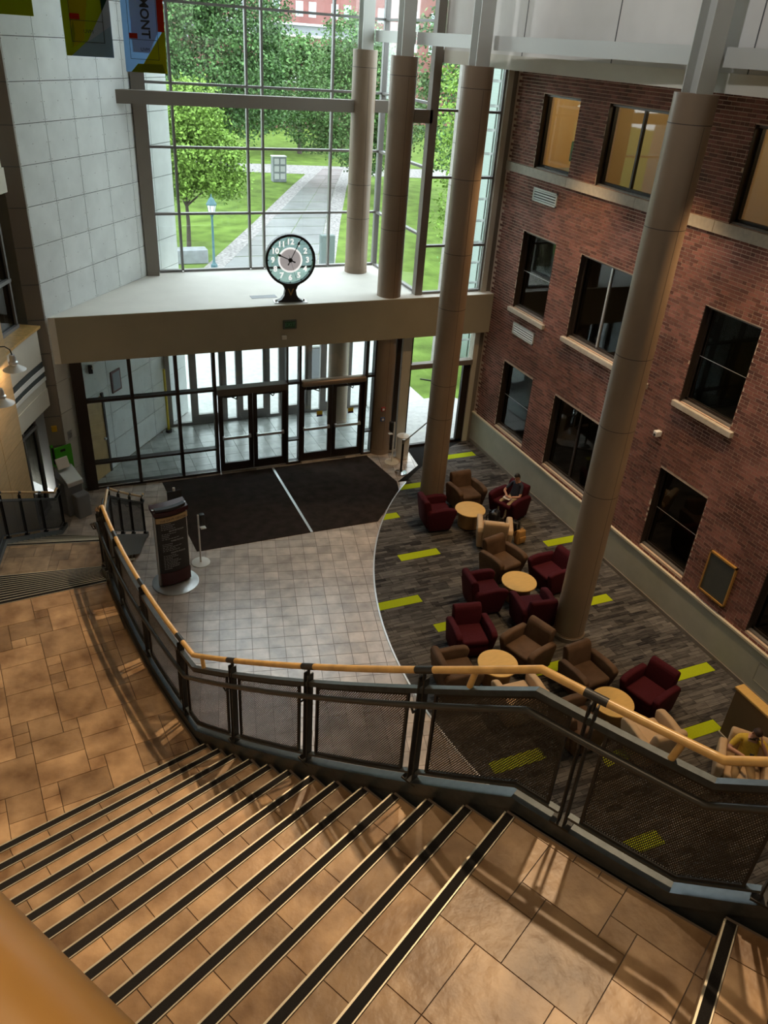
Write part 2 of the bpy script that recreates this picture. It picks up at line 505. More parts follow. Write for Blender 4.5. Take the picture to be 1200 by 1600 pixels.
rest = MB()
for k, (v, s_, x, y) in enumerate(cand):
    if k < 300:
        link('tile', tile_var[random.randrange(8)], floor, (x, y, 0), TA)
    else:
        c_, s2 = math.cos(TA), math.sin(TA); h = tp / 2 - 0.004
        P = [(x + a * c_ - b * s2, y + a * s2 + b * c_) for a, b in ((-h, -h), (h, -h), (h, h), (-h, h))]
        rest.prism(P, -0.012, 0.0, 0, random.random())
o = rest.build('tile_field', M_TILE_FLOOR, floor); o['kind'] = 'stuff'

# carpet of the lounge: separate planks, a few of them lime green
NCV = 96
def carpet_clip(poly):
    for k in range(NCV):
        t = 2 * math.pi * k / NCV
        n = (-math.cos(t), -math.sin(t))
        if n[0] < -0.2: continue
        poly = clip_half(poly, n, n[0] * CCX + n[1] * CCY - CR)
        if len(poly) < 3: return []
    poly = clip_half(poly, (-1, 0), -(XW - 0.0))
    if len(poly) >= 3: poly = clip_half(poly, (0, -1), -(YD - 0.05))
    if len(poly) >= 3: poly = clip_half(poly, (0, 1), 1.5)
    if len(poly) < 3: return []
    # the tile wedge by the entrance stays free
    cx = sum(p[0] for p in poly) / len(poly); cy = sum(p[1] for p in poly) / len(poly)
    if cy > 16.4 and cx < 9.0:
        n = Vector((9.02 - 8.96, 0, 0))
        a, b, c = (8.02, 16.38), (8.96, 17.17), (9.08, 18.3)
        if cy < 17.17:
            d = (b[0] - a[0], b[1] - a[1]); nn = (d[1], -d[0]); poly = clip_half(poly, nn, nn[0] * a[0] + nn[1] * a[1])
        else:
            d = (c[0] - b[0], c[1] - b[1]); nn = (d[1], -d[0]); poly = clip_half(poly, nn, nn[0] * b[0] + nn[1] * b[1])
    return poly if len(poly) >= 3 and area(poly) > 0.003 else []


cbase = []
a0, a1 = 98, 262
for k in range(61):
    t = math.radians(a0 + (a1 - a0) * k / 60); x, y = CCX + CR * math.cos(t), CCY + CR * math.sin(t)
    if x < XW + .02 and y < 16.6: cbase.append((x, y))
cb = [(XW, YD - .05), (9.08, YD - .05), (8.96, 17.17), (8.02, 16.45)] + cbase
cb = [p for p in cb if p[1] > 1.5] + [(XW, 1.5)]
floor_c = tag(MB().prism(cb, -0.006, 0.004).build('floor_carpet', mat('carpet_seam', (0.02, 0.02, 0.02), 1.0, spec=0.05)), 'grey plank carpet with scattered lime planks in the lounge', 'carpet', kind='structure')
LIMES = [(9.85, 10.85, 17.35), (7.75, 8.75, 16.05), (6.35, 7.35, 14.8), (6.6, 7.6, 12.88), (5.43, 6.43, 11.62), (10.2, 11.2, 12.5), (9.4, 10.4, 10.3), (6.3, 7.3, 10.45), (9.95, 10.95, 7.72), (8.95, 9.95, 6.5), (7.35, 8.35, 8.75), (7.45, 8.45, 6.38), (6.4, 7.4, 5.0), (5.6, 6.6, 6.9)]
PW = 0.25
planks = []
ny = int((YD - 1.5) / PW) + 1
lime_rows = {}
for l in LIMES:
    j = round((l[2] - 1.5) / PW)
    lime_rows.setdefault(j, []).append(l)
for j in range(ny):
    y0 = 1.5 + j * PW
    segs = sorted((l[0], l[1], True) for l in lime_rows.get(j, []))
    fill = []
    cur = 4.0 + random.uniform(-1, 0)
    for s in segs + [(12.2, 12.2, None)]:
        while cur < s[0] - 1e-3:
            e = min(cur + 1.0, s[0]); 
            if s[0] - e < 0.12: e = s[0]
            fill.append((cur, e, False)); cur = e
        if s[2]: fill.append(s); cur = s[1]
    for (xa, xb, lime) in fill:
        if lime:
            poly = carpet_clip([(xa + .003, y0 + .003), (xb - .003, y0 + .003), (xb - .003, y0 + PW - .003), (xa + .003, y0 + PW - .003)])
            if poly: planks.append((poly, True))
        else:                                            # a plank reads as two to four offset strips
            poly = carpet_clip([(xa + .003, y0 + .003), (xb - .003, y0 + .003), (xb - .003, y0 + PW - .003), (xa + .003, y0 + PW - .003)])
            if poly: planks.append((poly, False))
planks.sort(key=lambda p: (0 if in_view((p[0][0][0], p[0][0][1], 0), 60) else 1, math.hypot(p[0][0][0], p[0][0][1])))
rest = MB()
for k, (poly, lime) in enumerate(planks):
    if k < 300 or lime:
        slab_piece('carpet_plank', poly, 0.003, 0.011, M_LIME if lime else M_CARPET, floor_c)
    else:
        rest.prism(poly, 0.003, 0.011, 0, random.random())
if rest.f:
    o = rest.build('carpet_planks', M_CARPET, floor_c); o['kind'] = 'stuff'

# entrance mats
def arc_x(y): return CCX - math.sqrt(max(0, CR * CR - (y - CCY) ** 2))
em = [(2.15, 18.1), (2.36, 14.74), (5.03, 14.75), (5.03, 18.1)]
tag(MB().prism(em, -0.01, 0.012).build('entrance_mat', M_MAT), 'dark brown entrance mat left of the metal floor strip, before the doors', 'mat', 'entrance mats')
em2 = [(5.09, 18.1), (5.09, 14.75), (6.75, 14.75), (arc_x(15.4) - .01, 15.4), (arc_x(16.0) - .01, 16.0), (8.0, 16.45), (7.78, 18.1)]
tag(MB().prism(em2, -0.01, 0.012).build('entrance_mat', M_MAT), 'dark brown entrance mat right of the metal floor strip, beside the lounge carpet', 'mat', 'entrance mats')
tag(MB().box(5.03, 5.09, 14.75, 18.1, -0.01, 0.014).build('trim_1', M_ALU), 'metal joint strip between the two dark entrance mats', 'trim', kind='structure')
st = MB()
ys = [1.6 + 0.25 * k for k in range(60)]
st.rings([[(arc_x(y) - .02, y, 0), (arc_x(y) + .015, y, 0), (arc_x(y) + .015, y, .014), (arc_x(y) - .02, y, .014)] for y in ys if y < 16.4])
tag(st.build('trim_2', M_ALU), 'curved metal edge strip between floor tiles and carpet', 'trim', kind='structure')

# ---------------------------------------------------------------- brick wall with its windows
OPEN_Y = [(15.6, 17.03), (11.73, 14.6), (9.35, 10.71), (4.75, 7.63), (2.4, 3.76)]
OPEN_Z = [(1.05, 2.92), (4.38, 6.27), (7.70, 9.25)]
openings = [(y0, y1, z0, z1) for (z0, z1) in OPEN_Z for (y0, y1) in OPEN_Y]


def wall_cells(ys, zs, ops):
    Y = sorted(set(ys + [o[0] for o in ops] + [o[1] for o in ops])); Z = sorted(set(zs + [o[2] for o in ops] + [o[3] for o in ops]))
    for i in range(len(Y) - 1):
        for j in range(len(Z) - 1):
            cy, cz = (Y[i] + Y[i + 1]) / 2, (Z[j] + Z[j + 1]) / 2
            if any(o[0] < cy < o[1] and o[2] < cz < o[3] for o in ops): continue
            yield Y[i], Y[i + 1], Z[j], Z[j + 1]


core = MB()
for c in wall_cells([0.5, 18.55], [0.0, 9.9], openings):
    core.box(XW + 0.006, XW + 0.30, *c)
wall_r = tag(core.build('wall_right', M_MORTAR), 'tall red brick wall with three rows of windows', 'wall', kind='structure')
MB().box(XW - 0.035, XW + 0.02, 0.5, 18.25, 0.0, 0.90).build('wainscot', M_WAINS, wall_r)
MB().box(XW - 0.06, XW + 0.02, 0.5, 18.25, 0.90, 0.945).build('wainscot_cap', M_CAP, wall_r)
tag(MB().box(XW - 0.055, XW - 0.03, 0.5, 18.25, 0.0, 0.10).build('baseboard_right', M_TAUPE), 'brown skirting board along the sage wainscot', 'baseboard', kind='structure')
BL, BH = 0.2032, 0.0677
brick_list = []
nrow = int((9.72 - 0.945) / BH)
for r in range(nrow):
    z0 = 0.945 + r * BH
    header = (r % 7 == 3)
    L_ = BL / 2 if header else BL
    off = (r % 2) * BL / 2 + random.uniform(-.01, .01)
    n = int(18 / L_)
    for i in range(n):
        ya = 0.6 + off + i * L_; yb = ya + L_ - 0.013
        za, zb = z0, z0 + BH - 0.013
        if yb > 18.22: continue
        if 7.50 < za and zb < 7.69: continue
        segs = [(ya, yb)]
        for o_ in openings:
            if zb > o_[2] + .01 and za < o_[3] - .01:
                ns = []
                for (p, q) in segs:
                    if q <= o_[0] or p >= o_[1]: ns.append((p, q)); continue
                    if p < o_[0]: ns.append((p, o_[0]))
                    if q > o_[1]: ns.append((o_[1], q))
                segs = ns
        for p, q in segs:
            if q - p < 0.03: continue
            brick_list.append((p, q, za, zb))
random.shuffle(brick_list)
full = [b for b in brick_list if abs((b[1] - b[0]) - (BL - 0.013)) < 1e-4 and in_view((XW, b[0], b[2]), -5)]
def occl(b):      # behind the nearest column
    q = pixel((XW, b[0], b[2])); xc = 1080 - (q[1] - 147) * 0.2345
    return abs(q[0] - xc) < 50
full = [b for b in full if not occl(b) and pixel((XW, b[0], b[2]))[1] < 1010]
full.sort(key=lambda b: pixel((XW, b[0], b[2]))[2])
chosen = set(full[:300])
bvar = [MB().box(0.0, 0.012, 0, BL - 0.013, 0, BH - 0.013, 0, (k + .5) / 10).mesh('brick', M_BRICK) for k in range(10)]
rest = MB()
for b in brick_list:
    if b in chosen:
        link('brick', bvar[random.randrange(10)], wall_r, (XW, b[0], b[2]))
    else:
        B_ = rest.pts([(XW, b[0], b[2]), (XW, b[1], b[2]), (XW, b[1], b[3]), (XW, b[0], b[3]), (XW + .01, b[0], b[2]), (XW + .01, b[1], b[2]), (XW + .01, b[1], b[3]), (XW + .01, b[0], b[3])])
        rv = random.random()
        for f in ((0, 3, 2, 1), (0, 1, 5, 4), (2, 3, 7, 6), (1, 2, 6, 5), (3, 0, 4, 7)): rest.face([B_ + i for i in f], 0, rv)
o = rest.build('brickwork', M_BRICK, wall_r); o['kind'] = 'stuff'
yb = 18.22
for k, ln in enumerate((2.62, 2.4, 2.2, 2.35, 2.4, 2.6, 2.9)):
    ya = max(0.6, yb - ln)
    MB().box(XW - 0.03, XW + 0.05, ya + .004, yb - .004, 7.495, 7.695).build('stone_band', M_STONE, wall_r); yb = ya
for (y0, y1) in OPEN_Y:
    MB().rbox((XW - .01, (y0 + y1) / 2, 4.32), (0.14, y1 - y0 + .22, 0.115), .008, 1).build('window_sill', M_STONE, wall_r)

names_row = {0: 'lowest row', 1: 'middle row', 2: 'top row'}
names_col = ['far narrow', 'wide triple', 'narrow', 'near wide', 'nearest narrow']
wn = 0
for r, (z0, z1) in enumerate(OPEN_Z):
    for c, (y0, y1) in enumerate(OPEN_Y):
        if c == 4: continue
        wn += 1
        lab = 'dark framed %s window of the brick wall in the %s' % (['far narrow', 'triple-pane', 'single narrow', 'rightmost wide'][c], names_row[r])
        w = empty('window_%d' % wn, (XW + .1, (y0 + y1) / 2, z0), lab, 'window', kind='structure')
        yc = (y0 + y1) / 2
        fr = MB(); t = 0.055
        xa, xb = 0.03, 0.11
        fr.box(xa, xb, y0 - yc, y1 - yc, 0, t + .03); fr.box(xa, xb, y0 - yc, y1 - yc, z1 - z0 - t, z1 - z0)
        fr.box(xa, xb, y0 - yc, y0 - yc + t, 0, z1 - z0); fr.box(xa, xb, y1 - yc - t, y1 - yc, 0, z1 - z0)
        fr.build('window_frame', M_BRONZE if r < 2 else M_BLACKM, w)
        MB().box(-.04, .05, y0 - yc + .005, y1 - yc - .005, 0.0, 0.035).build('sill_flashing', M_GREYFR, w)
        MB().box(-.02, .05, y0 - yc + .005, y1 - yc - .005, z1 - z0 - .05, z1 - z0 - .01).build('head_trim', M_GREYFR, w)
        rv = MB(); rv.box(-.09, .03, y0 - yc, y0 - yc + .012, 0, z1 - z0); rv.box(-.09, .03, y1 - yc - .012, y1 - yc, 0, z1 - z0)
        rv.build('reveal', M_BRONZE, w)
        npan = 3 if c in (1, 3) else 1
        for k in range(npan):
            pa = y0 - yc + t + (y1 - y0 - 2 * t) * k / npan; pb = y0 - yc + t + (y1 - y0 - 2 * t) * (k + 1) / npan
            MB().box(.06, .066, pa, pb, t + .03, z1 - z0 - t).build('pane', M_GLASSD if r < 2 else M_GLASS, w)
            if k: MB().box(.03, .10, pa - .025, pa + .025, t, z1 - z0 - t).build('mullion', M_BRONZE if r != 1 else M_ALU, w)
        if npan == 1 and r < 2:
            MB().box(.05, .056, y0 - yc + t, y1 - yc - t, .93, .94).build('blind_cord', M_ALU, w)
# rooms behind the windows
for r, (z0, z1, m_) in enumerate(((0.3, 3.5, M_ROOM), (3.7, 7.0, M_ROOM), (7.15, 9.75, M_ROOMW))):
    s = MB(); x0, x1, ya, yb = XW + .3, XW + 3.6, 0.6, 18.5
    s.box(x1, x1 + .1, ya, yb, z0, z1); s.box(x0, x1, ya - .1, ya, z0, z1); s.box(x0, x1, yb, yb + .1, z0, z1)
    s.box(x0, x1 + .1, ya - .1, yb + .1, z0 - .1, z0); s.box(x0, x1 + .1, ya - .1, yb + .1, z1, z1 + .1)
    for yy in (15.1, 11.2, 8.5): s.box(x0, x1, yy, yy + .1, z0, z1)
    tag(s.build('wall_room_%s' % ('low', 'mid', 'top')[r], m_), 'plain office interior behind the %s of brick wall windows' % names_row[r], 'wall', kind='structure')
for yy, pw in ((16.6, 34), (13.2, 24), (9.9, 14)):
    lamp('office_light', 'POINT', (XW + 1.6, yy, 9.4), pw, (1.0, 0.78, 0.48), 0.15)
for yy in (16.4, 12.6, 9.9):
    for zz in (3.2, 6.7): lamp('room_fill_light', 'POINT', (XW + 2.4, yy, zz), 3.0, (1.0, 0.8, 0.55), 0.15)  # weak unseen fill, added so the lower rooms show through the glass

bs = empty('bookshelf', (XW + 2.6, 13.55, 7.15), 'dark bookshelf seen inside the triple top row window', 'bookshelf')
M_SHELF = mat('dark_shelf', (.06, .04, .025), .6)
for yy in (-.5, .5): MB().box(-.18, .18, yy - .02, yy + .02, 0, 2.0).build('side', M_SHELF, bs)
for k in range(5): MB().box(-.18, .18, -.48, .48, .05 + k * .47, .08 + k * .47).build('shelf', M_SHELF, bs)
MB().box(.17, .19, -.48, .48, 0, 2.0).build('back', M_SHELF, bs)
pn_ = empty('open_door', (XW + 1.2, 12.35, 7.15), 'teal framed open door inside the triple top row window', 'door', rz=.5)
MB().box(-.02, .02, -.45, -.36, 0, 2.1).build('stile', M_LAMPGREEN, pn_); MB().box(-.02, .02, .36, .45, 0, 2.1).build('stile', M_LAMPGREEN, pn_)
for z0, z1 in ((0, .2), (.95, 1.05), (2.0, 2.1)): MB().box(-.02, .02, -.36, .36, z0, z1).build('rail', M_LAMPGREEN, pn_)
MB().box(-.003, .003, -.36, .36, .2, 2.0).build('pane', M_GLASS, pn_)
mon = empty('computer_monitor', (XW + .62, 16.1, 7.725), 'black computer monitor behind the far top row window', 'monitor', rz=0.3)
MB().rbox((0, 0, .42), (.05, .62, .42), .01, 1).build('screen', M_BLACK, mon)
MB().cyl((0.05, 0, 0), (0.03, 0, .3), .03, 8).build('stand', M_BLACK, mon)
dk = empty('office_desk', (XW + .9, 16.2, 7.15), 'grey desk under the monitor behind the far top row window', 'desk')
MB().box(-.5, .5, -.75, .75, .53, .57).build('desktop', M_GREYP, dk)
for sx in (-.45, .45):
    for sy in (-.7, .7): MB().box(sx - .03, sx + .03, sy - .03, sy + .03, 0, .53).build('leg', M_GREYP, dk)

for (yc, zc, nm) in ((16.34, 7.16, 'grey louvred wall vent under the stone band, upper of two'), (16.34, 3.90, 'grey louvred wall vent between lowest and middle windows, lower of two')):
    v = empty('wall_vent', (XW, yc, zc), nm, 'vent', group='brick wall vents')
    f = MB(); f.box(-.03, 0, -.5, .5, -.15, -.115); f.box(-.03, 0, -.5, .5, .115, .15); f.box(-.03, 0, -.5, -.46, -.15, .15); f.box(-.03, 0, .46, .5, -.15, .15)
    f.build('frame', M_STEELW, v)
    MB().box(-.012, -.005, -.46, .46, -.115, .115).build('backing', M_BLACK, v)
    for k in range(4):
        z = -.085 + k * .057
        MB().hexa([(-.03, -.46, z - .012), (-.012, -.46, z + .006), (-.012, .46, z + .006), (-.03, .46, z - .012), (-.03, -.46, z - .002), (-.012, -.46, z + .016), (-.012, .46, z + .016), (-.03, .46, z - .002)]).build('slat', M_STEELW, v)
pq = empty('wall_plaque', (XW - .01, 8.53, 1.62), 'grey framed plaque with wooden frame on the brick wall', 'plaque')
MB().box(-.03, 0, -.31, .31, -.42, .42).build('board', mat('slate_board', (.07, .075, .07), .4, noise=.1), pq)
f = MB(); f.box(-.05, 0, -.34, .34, .42, .455); f.box(-.05, 0, -.34, .34, -.455, -.42); f.box(-.05, 0, -.34, -.31, -.455, .455); f.box(-.05, 0, .31, .34, -.455, .455)
f.build('frame', mat('gilt_wood', (.45, .24, .06), .4), pq)
cb_ = empty('security_camera', (XW - .02, 10.95, 3.56), 'small white camera box mounted on the brick wall', 'camera')
MB().rbox((-.06, 0, .02), (.14, .11, .12), .015, 2).build('housing', M_WHITE, cb_); MB().cyl((-.13, 0, .0), (-.14, 0, -.0), .03, 10).build('lens', M_BLACK, cb_)
ap = MB(); 
ap.box(-.042, -.036, -.5, .5, 0, .008); ap.box(-.042, -.036, -.5, .5, .44, .448); ap.box(-.042, -.036, -.5, -.492, 0, .448); ap.box(-.042, -.036, .492, .5, 0, .448)
ap.xf(Matrix.Translation((XW, 6.6, .3)))
ap.build('access_panel', M_WAINS, wall_r)

# ---------------------------------------------------------------- upper wall, soffit, roof, side and back walls
uw = MB().box(9.2, 9.35, -4, 18.35, 9.95, 15.0)
upper = tag(uw.build('wall_upper', M_UPPER), 'pale grey panelled wall above the row of columns', 'wall', kind='structure')
MB().box(9.16, 9.40, -4, 18.42, 9.70, 9.95).build('lower_strip', M_CREAM, upper)
for yy in (15.0, 12.2, 9.2, 6.2): MB().box(9.195, 9.201, yy - .01, yy + .01, 9.95, 15).build('panel_joint', M_JOINT, upper)
tag(MB().box(9.41, XW + .3, -4, 18.42, 9.74, 9.9).build('ceiling_soffit', M_CREAM), 'plaster soffit over the lounge beside the brick wall', 'ceiling', kind='structure')
roof = MB()
roof.box(-9, 9.4, -6, 21.6, 15, 15.2)
roof = tag(roof.build('ceiling', M_CREAM), 'plaster atrium roof high above the lobby', 'ceiling', kind='structure')
tag(MB().box(-9, XW + .3, -6.2, -6, 0, 15.2).build('wall_back', M_CREAM), 'plaster wall behind the stair', 'wall', kind='structure')
tag(MB().box(-9.2, -9, -6, 21.6, 0, 15.2).build('wall_left_outer', M_CREAM), 'plaster wall beyond the upper galleries', 'wall', kind='structure')
tag(MB().box(XW, XW + .3, -6, .5, 0, 9.9).build('wall_right_rear', M_MORTAR), 'rear end of the brick wall under the stair', 'wall', kind='structure')

# ---------------------------------------------------------------- columns and steel above them
cl = ['tall taupe round column standing among the nearer armchairs', 'tall taupe round column beside the far armchairs', 'taupe round column at the right end of the entrance ledge', 'taupe round column on the ledge before the window, farthest back']
for k, (x, y) in enumerate(COLS):
    zb = 0.0 if k < 3 else ZL
    zt = 9.68 + .05 * k
    c = empty('column', (x, y, zb), cl[k], 'column', group='round columns')
    H_ = zt - zb
    MB().lathe([(.315, 0), (.315, .14), (.305, .14), (.305, H_)], n=40).build('shaft', M_COLUMN, c, True)
    js = [H_ - .38]
    js += [z - zb for z in ((4.62, 3.33, 5.9, 7.9) if k == 0 else (6.2, 5.0, 3.2, 2.35, 7.7) if k == 1 else (6.9, 6.1) if k == 2 else (6.75, 5.9))]
    for j in js:
        MB().lathe([(.3065, j - .006), (.3065, j + .006)], n=40, cap=False).build('joint', M_COLJ, c, True)
    MB().box(-.003, .003, -.3065, -.300, 0.2, H_ - .4).build('seam', M_COLJ, c)
    if k < 2: MB().lathe([(.325, 0), (.325, .11), (.31, .12)], n=40).build('base_ring', M_TAUPE, c, True)
    p = empty('steel_post', (x, y, zt), 'grey steel post rising from %s column' % ('the nearest', 'the second', 'the ledge-end', 'the farthest')[k], 'post', group='steel posts above the columns')
    MB().box(-.15, .15, -.15, -.135, 0, 15 - zt).build('flange', M_STEELW, p); MB().box(-.15, .15, .135, .15, 0, 15 - zt).build('flange', M_STEELW, p)
    MB().box(-.008, .008, -.135, .135, 0, 15 - zt).build('web', M_STEELW, p)
ye = [21.2, COLS[3][1], COLS[2][1], COLS[1][1], COLS[0][1], 2.0]
xs = [8.25, 8.25, 8.24, 8.49, 8.79, 9.05]
for k in range(1, 5):
    a = Vector((xs[k] + .25, ye[k], 10.13)); b = Vector((xs[k + 1] + .25, ye[k + 1], 10.13))
    d = (b - a).normalized()
    tag(MB().bar(a + d * .16, b - d * .16, .14, .24).build('steel_beam', M_STEELW), 'grey steel beam running between %s' % ['', 'the two ledge column posts', 'the ledge-end and second column posts', 'the second and nearest column posts', 'the nearest column post and the stair side'][k], 'beam', group='upper steel beams')
# taupe cross beam before the window
tag(MB().box(1.72, 7.96, 20.62, 20.86, 8.44, 8.72).build('cross_beam', M_TAUPE), 'taupe beam crossing before the tall window to the column', 'beam')
tag(MB().box(8.54, 9.02, 20.62, 20.86, 8.46, 8.74).build('cross_beam', M_TAUPE), 'short taupe beam stub right of the farthest column', 'beam')
tag(MB().box(8.53, 9.0, 18.22, 18.46, 8.46, 8.74).build('cross_beam', M_TAUPE), 'short taupe beam stub right of the ledge-end column', 'beam')

# ---------------------------------------------------------------- entrance ledge over the vestibule
led = [(0.02, 17.98), (11.15, 17.98), (11.15, 18.36), (9.12, 18.36), (9.12, YV), (2.86, YV)]
ledge = tag(MB().prism(led, 3.40, ZL).build('ceiling_vestibule', M_FASCIA), 'cream plaster ledge and fascia above the entrance doors', 'ledge', kind='structure')
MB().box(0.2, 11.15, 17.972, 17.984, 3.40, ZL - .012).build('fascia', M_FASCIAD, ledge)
g = MB(); g.box(-.32, .32, -.12, .12, 0, .006)
gg = tag(g.xf(Matrix.Translation((5.05, 18.75, ZL))).build('floor_grille', M_GREYP), 'small grille set in the ledge behind the clock', 'grille')

# diagonal panel wall on the left
D0 = Vector((0.0, 17.9)); D1 = Vector((2.65, 21.15)); DU = (D1 - D0).normalized(); DN = Vector((DU.y, -DU.x))
def diag(s, n, z): p = D0 + DU * s + DN * n; return (p.x, p.y, z)
def diag_box(mb, s0, s1, n0, n1, z0, z1, rnd=.5, mi=0):
    return mb.hexa([diag(s0, n1, z0), diag(s1, n1, z0), diag(s1, n0, z0), diag(s0, n0, z0), diag(s0, n1, z1), diag(s1, n1, z1), diag(s1, n0, z1), diag(s0, n0, z1)], mi, rnd)
dw = diag_box(MB(), 0.0, 5.75, -.35, -.02, 0, 15)
wl = tag(dw.build('wall_left', M_JOINT), 'pale fibre panel wall running diagonally to the tall window', 'wall', kind='structure')
sj = [0, .96, 1.92, 2.9, 3.88, 4.85, 5.75]
zj = [0, .72, 1.47, 2.21, 2.96, 3.70, 4.45, 5.2, 5.95, 6.72, 7.48, 8.21, 8.93, 9.67, 10.4, 11.15, 11.9, 12.65, 13.4, 14.15, 14.95]
bolts = MB()
for i in range(len(sj) - 1):
    for j in range(len(zj) - 1):
        if zj[j] > 11 and i > 4: continue
        diag_box(MB(), sj[i] + .007, sj[i + 1] - .007, -.02, 0.0, zj[j] + .007, zj[j + 1] - .007, random.random()).build('panel', M_PANEL, wl)
        if zj[j + 1] < 12 and i < 5:
            for ds in (.05, .5, .95):
                for dz in (.06, .5, .94):
                    ss = sj[i] + (sj[i + 1] - sj[i]) * ds; zz = zj[j] + (zj[j + 1] - zj[j]) * dz
                    diag_box(bolts, ss - .0065, ss + .0065, 0, .003, zz - .0065, zz + .0065)
o = bolts.build('bolt_heads', M_GREYFR, wl); o['kind'] = 'stuff'
# end pilaster facing the stair
e0 = D0; 
pm = MB().prism([(-.30, 18.28), (-.34, 17.86), (0.0, 17.88), (0.05, 17.98)], 0, 15, 0, .2)
pil = tag(pm.build('wall_pilaster', M_TAUPE), 'brown pilaster at the near end of the panel wall', 'wall', kind='structure')
for z in zj[1:]: MB().box(-.345, .004, 17.852, 17.87, z - .006, z + .006).build('joint', M_JOINT, pil)

# ---------------------------------------------------------------- tall window wall above the ledge
def grid_window(name, xs_, zs_, y, mf, label, axis='x', fixed=None, fw=.055, depth=.12, edge=(.05, .05), glass=None):
    w = empty(name, (0, 0, 0), label, 'window', kind='structure')
    def B(mb, u0, u1, z0, z1, d0, d1):
        if axis == 'x': return mb.box(u0, u1, y + d0, y + d1, z0, z1)
        return mb.box(y + d0, y + d1, u0, u1, z0, z1)
    for i, u in enumerate(xs_):
        B(MB(), u - fw / 2, u + fw / 2, zs_[0], zs_[-1], -depth / 2, depth / 2).build('mullion', mf, w)
    for j, z in enumerate(zs_):
        for i in range(len(xs_) - 1):
            B(MB(), xs_[i] + fw / 2, xs_[i + 1] - fw / 2, z - fw / 2, z + fw / 2, -depth / 2, depth / 2).build('transom', mf, w)
    for j in range(len(zs_) - 1):
        for i in range(len(xs_) - 1):
            B(MB(), xs_[i] + fw / 2, xs_[i + 1] - fw / 2, zs_[j] + fw / 2, zs_[j + 1] - fw / 2, -.004, .004).build('pane', glass or M_GLASS, w)
    return w


ZT = [ZL + .03, 5.91, 7.47, 8.86, 10.5, 12.0, 13.5, 15.0]
grid_window('window_20', [2.95, 3.58, 5.41, 5.80, 7.64, 9.02], ZT, YV, M_GREYFR, 'tall grey framed window grid above the entrance ledge')
MB().box(2.62, 2.92, 21.05, 21.45, ZL, 15).build('trim_3', M_TAUPE)
tag(bpy.data.objects['trim_3'], 'dark vertical jamb between panel wall and tall window', 'trim', kind='structure')
grid_window('window_21', [18.42, 19.9, 21.34], ZT, 9.06, M_GREYFR, 'side glazing turning the corner behind the ledge columns', axis='y')
grid_window('window_22', [9.12, 10.30, 10.86], [ZL + .03, 5.66, 7.28, 8.74, 9.74], 18.33, M_GREYFR, 'window at the right end of the ledge by the brick wall')
tag(MB().box(8.93, 9.13, 18.22, 18.42, ZL, 15).build('trim_4', M_TAUPE), 'brown corner post right of the ledge-end column', 'trim', kind='structure')
tag(MB().box(10.88, 11.03, 18.2, 18.45, 0.0, 9.74).build('trim_5', M_CREAM), 'cream jamb post between right window and brick wall', 'trim', kind='structure')
tag(MB().box(11.03, 11.17, 18.24, 18.5, 0.0, 9.74).build('trim_6', M_TAUPE), 'dark joint strip where the glazing meets the brick wall', 'trim', kind='structure')

# ---------------------------------------------------------------- entrance screen
YE = YD
def frame_bar(name, x0, x1, z0, z1, parent, m=None, d=.09, y=YE):
    return MB().box(x0, x1, y - d, y + d, z0, z1).build(name, m or M_BRONZE_D, parent)


scr = empty('window_23', (0, 0, 0), 'dark framed glass screen left of the entrance doors', 'window', kind='structure')
frame_bar('post', .36, .62, 0, 3.4, scr, d=.12)
VX = [.62, 1.66, 2.73, 3.64]
for x in VX[1:]: frame_bar('mullion', x - .035, x + .035, 0, 3.4, scr)
for i in range(3):
    a, b = VX[i] + (.035 if i else 0), VX[i + 1] - .035
    for z, h in ((.03, .06), (.70, .05), (2.33, .06), (3.37, .06)):
        frame_bar('transom', a, b, z - h / 2, z + h / 2, scr)
    MB().box(a, b, YE - .10, YE - .09, .055, .075).build('sill_strip', M_ALU, scr)
    for z0, z1 in ((.06, .675), (.725, 2.30), (2.36, 3.34)):
        MB().box(a, b, YE - .004, YE + .004, z0, z1).build('pane', M_GLASS, scr)


def door_leaf(n, x0, x1, label, hinge_left, y=YE, m=None, bar_side=-1):
    m = m or M_BRONZE_D
    d = empty('door_%d' % n, ((x0 + x1) / 2, y, 0), label, 'door', kind='structure')
    w = (x1 - x0) / 2
    st = .11
    MB().box(-w, -w + st, -.03, .03, .01, 2.2).build('stile', m, d); MB().box(w - st, w, -.03, .03, .01, 2.2).build('stile', m, d)
    MB().box(-w + st, w - st, -.03, .03, 2.09, 2.2).build('top_rail', m, d); MB().box(-w + st, w - st, -.03, .03, .01, .24).build('bottom_rail', m, d)
    MB().box(-w + st, w - st, -.004, .004, .24, 2.09).build('pane', M_GLASS, d)
    pb = MB(); pb.box(-w + .07, w - .07, -.115, -.075, .95, 1.02); pb.box(-w + .07, -w + .13, -.08, -.03, .94, 1.03); pb.box(w - .13, w - .07, -.08, -.03, .94, 1.03)
    pb.build('push_bar', M_ALU, d)
    cs = MB(); sx = -1 if hinge_left else 1
    cs.box(sx * w * .35 - .14, sx * w * .35 + .14, -.08, -.03, 2.10, 2.17); cs.bar((sx * w * .3, -.09, 2.13), (sx * w * .05, -.28, 2.13), .02, .02); cs.bar((sx * w * .05, -.28, 2.13), (-sx * w * .15, -.06, 2.17), .02, .02)
    cs.build('door_closer', M_BLACKM, d)
    MB().box(-w, w, -.06, .02, 0, .012).build('threshold', M_ALU, d)
    return d


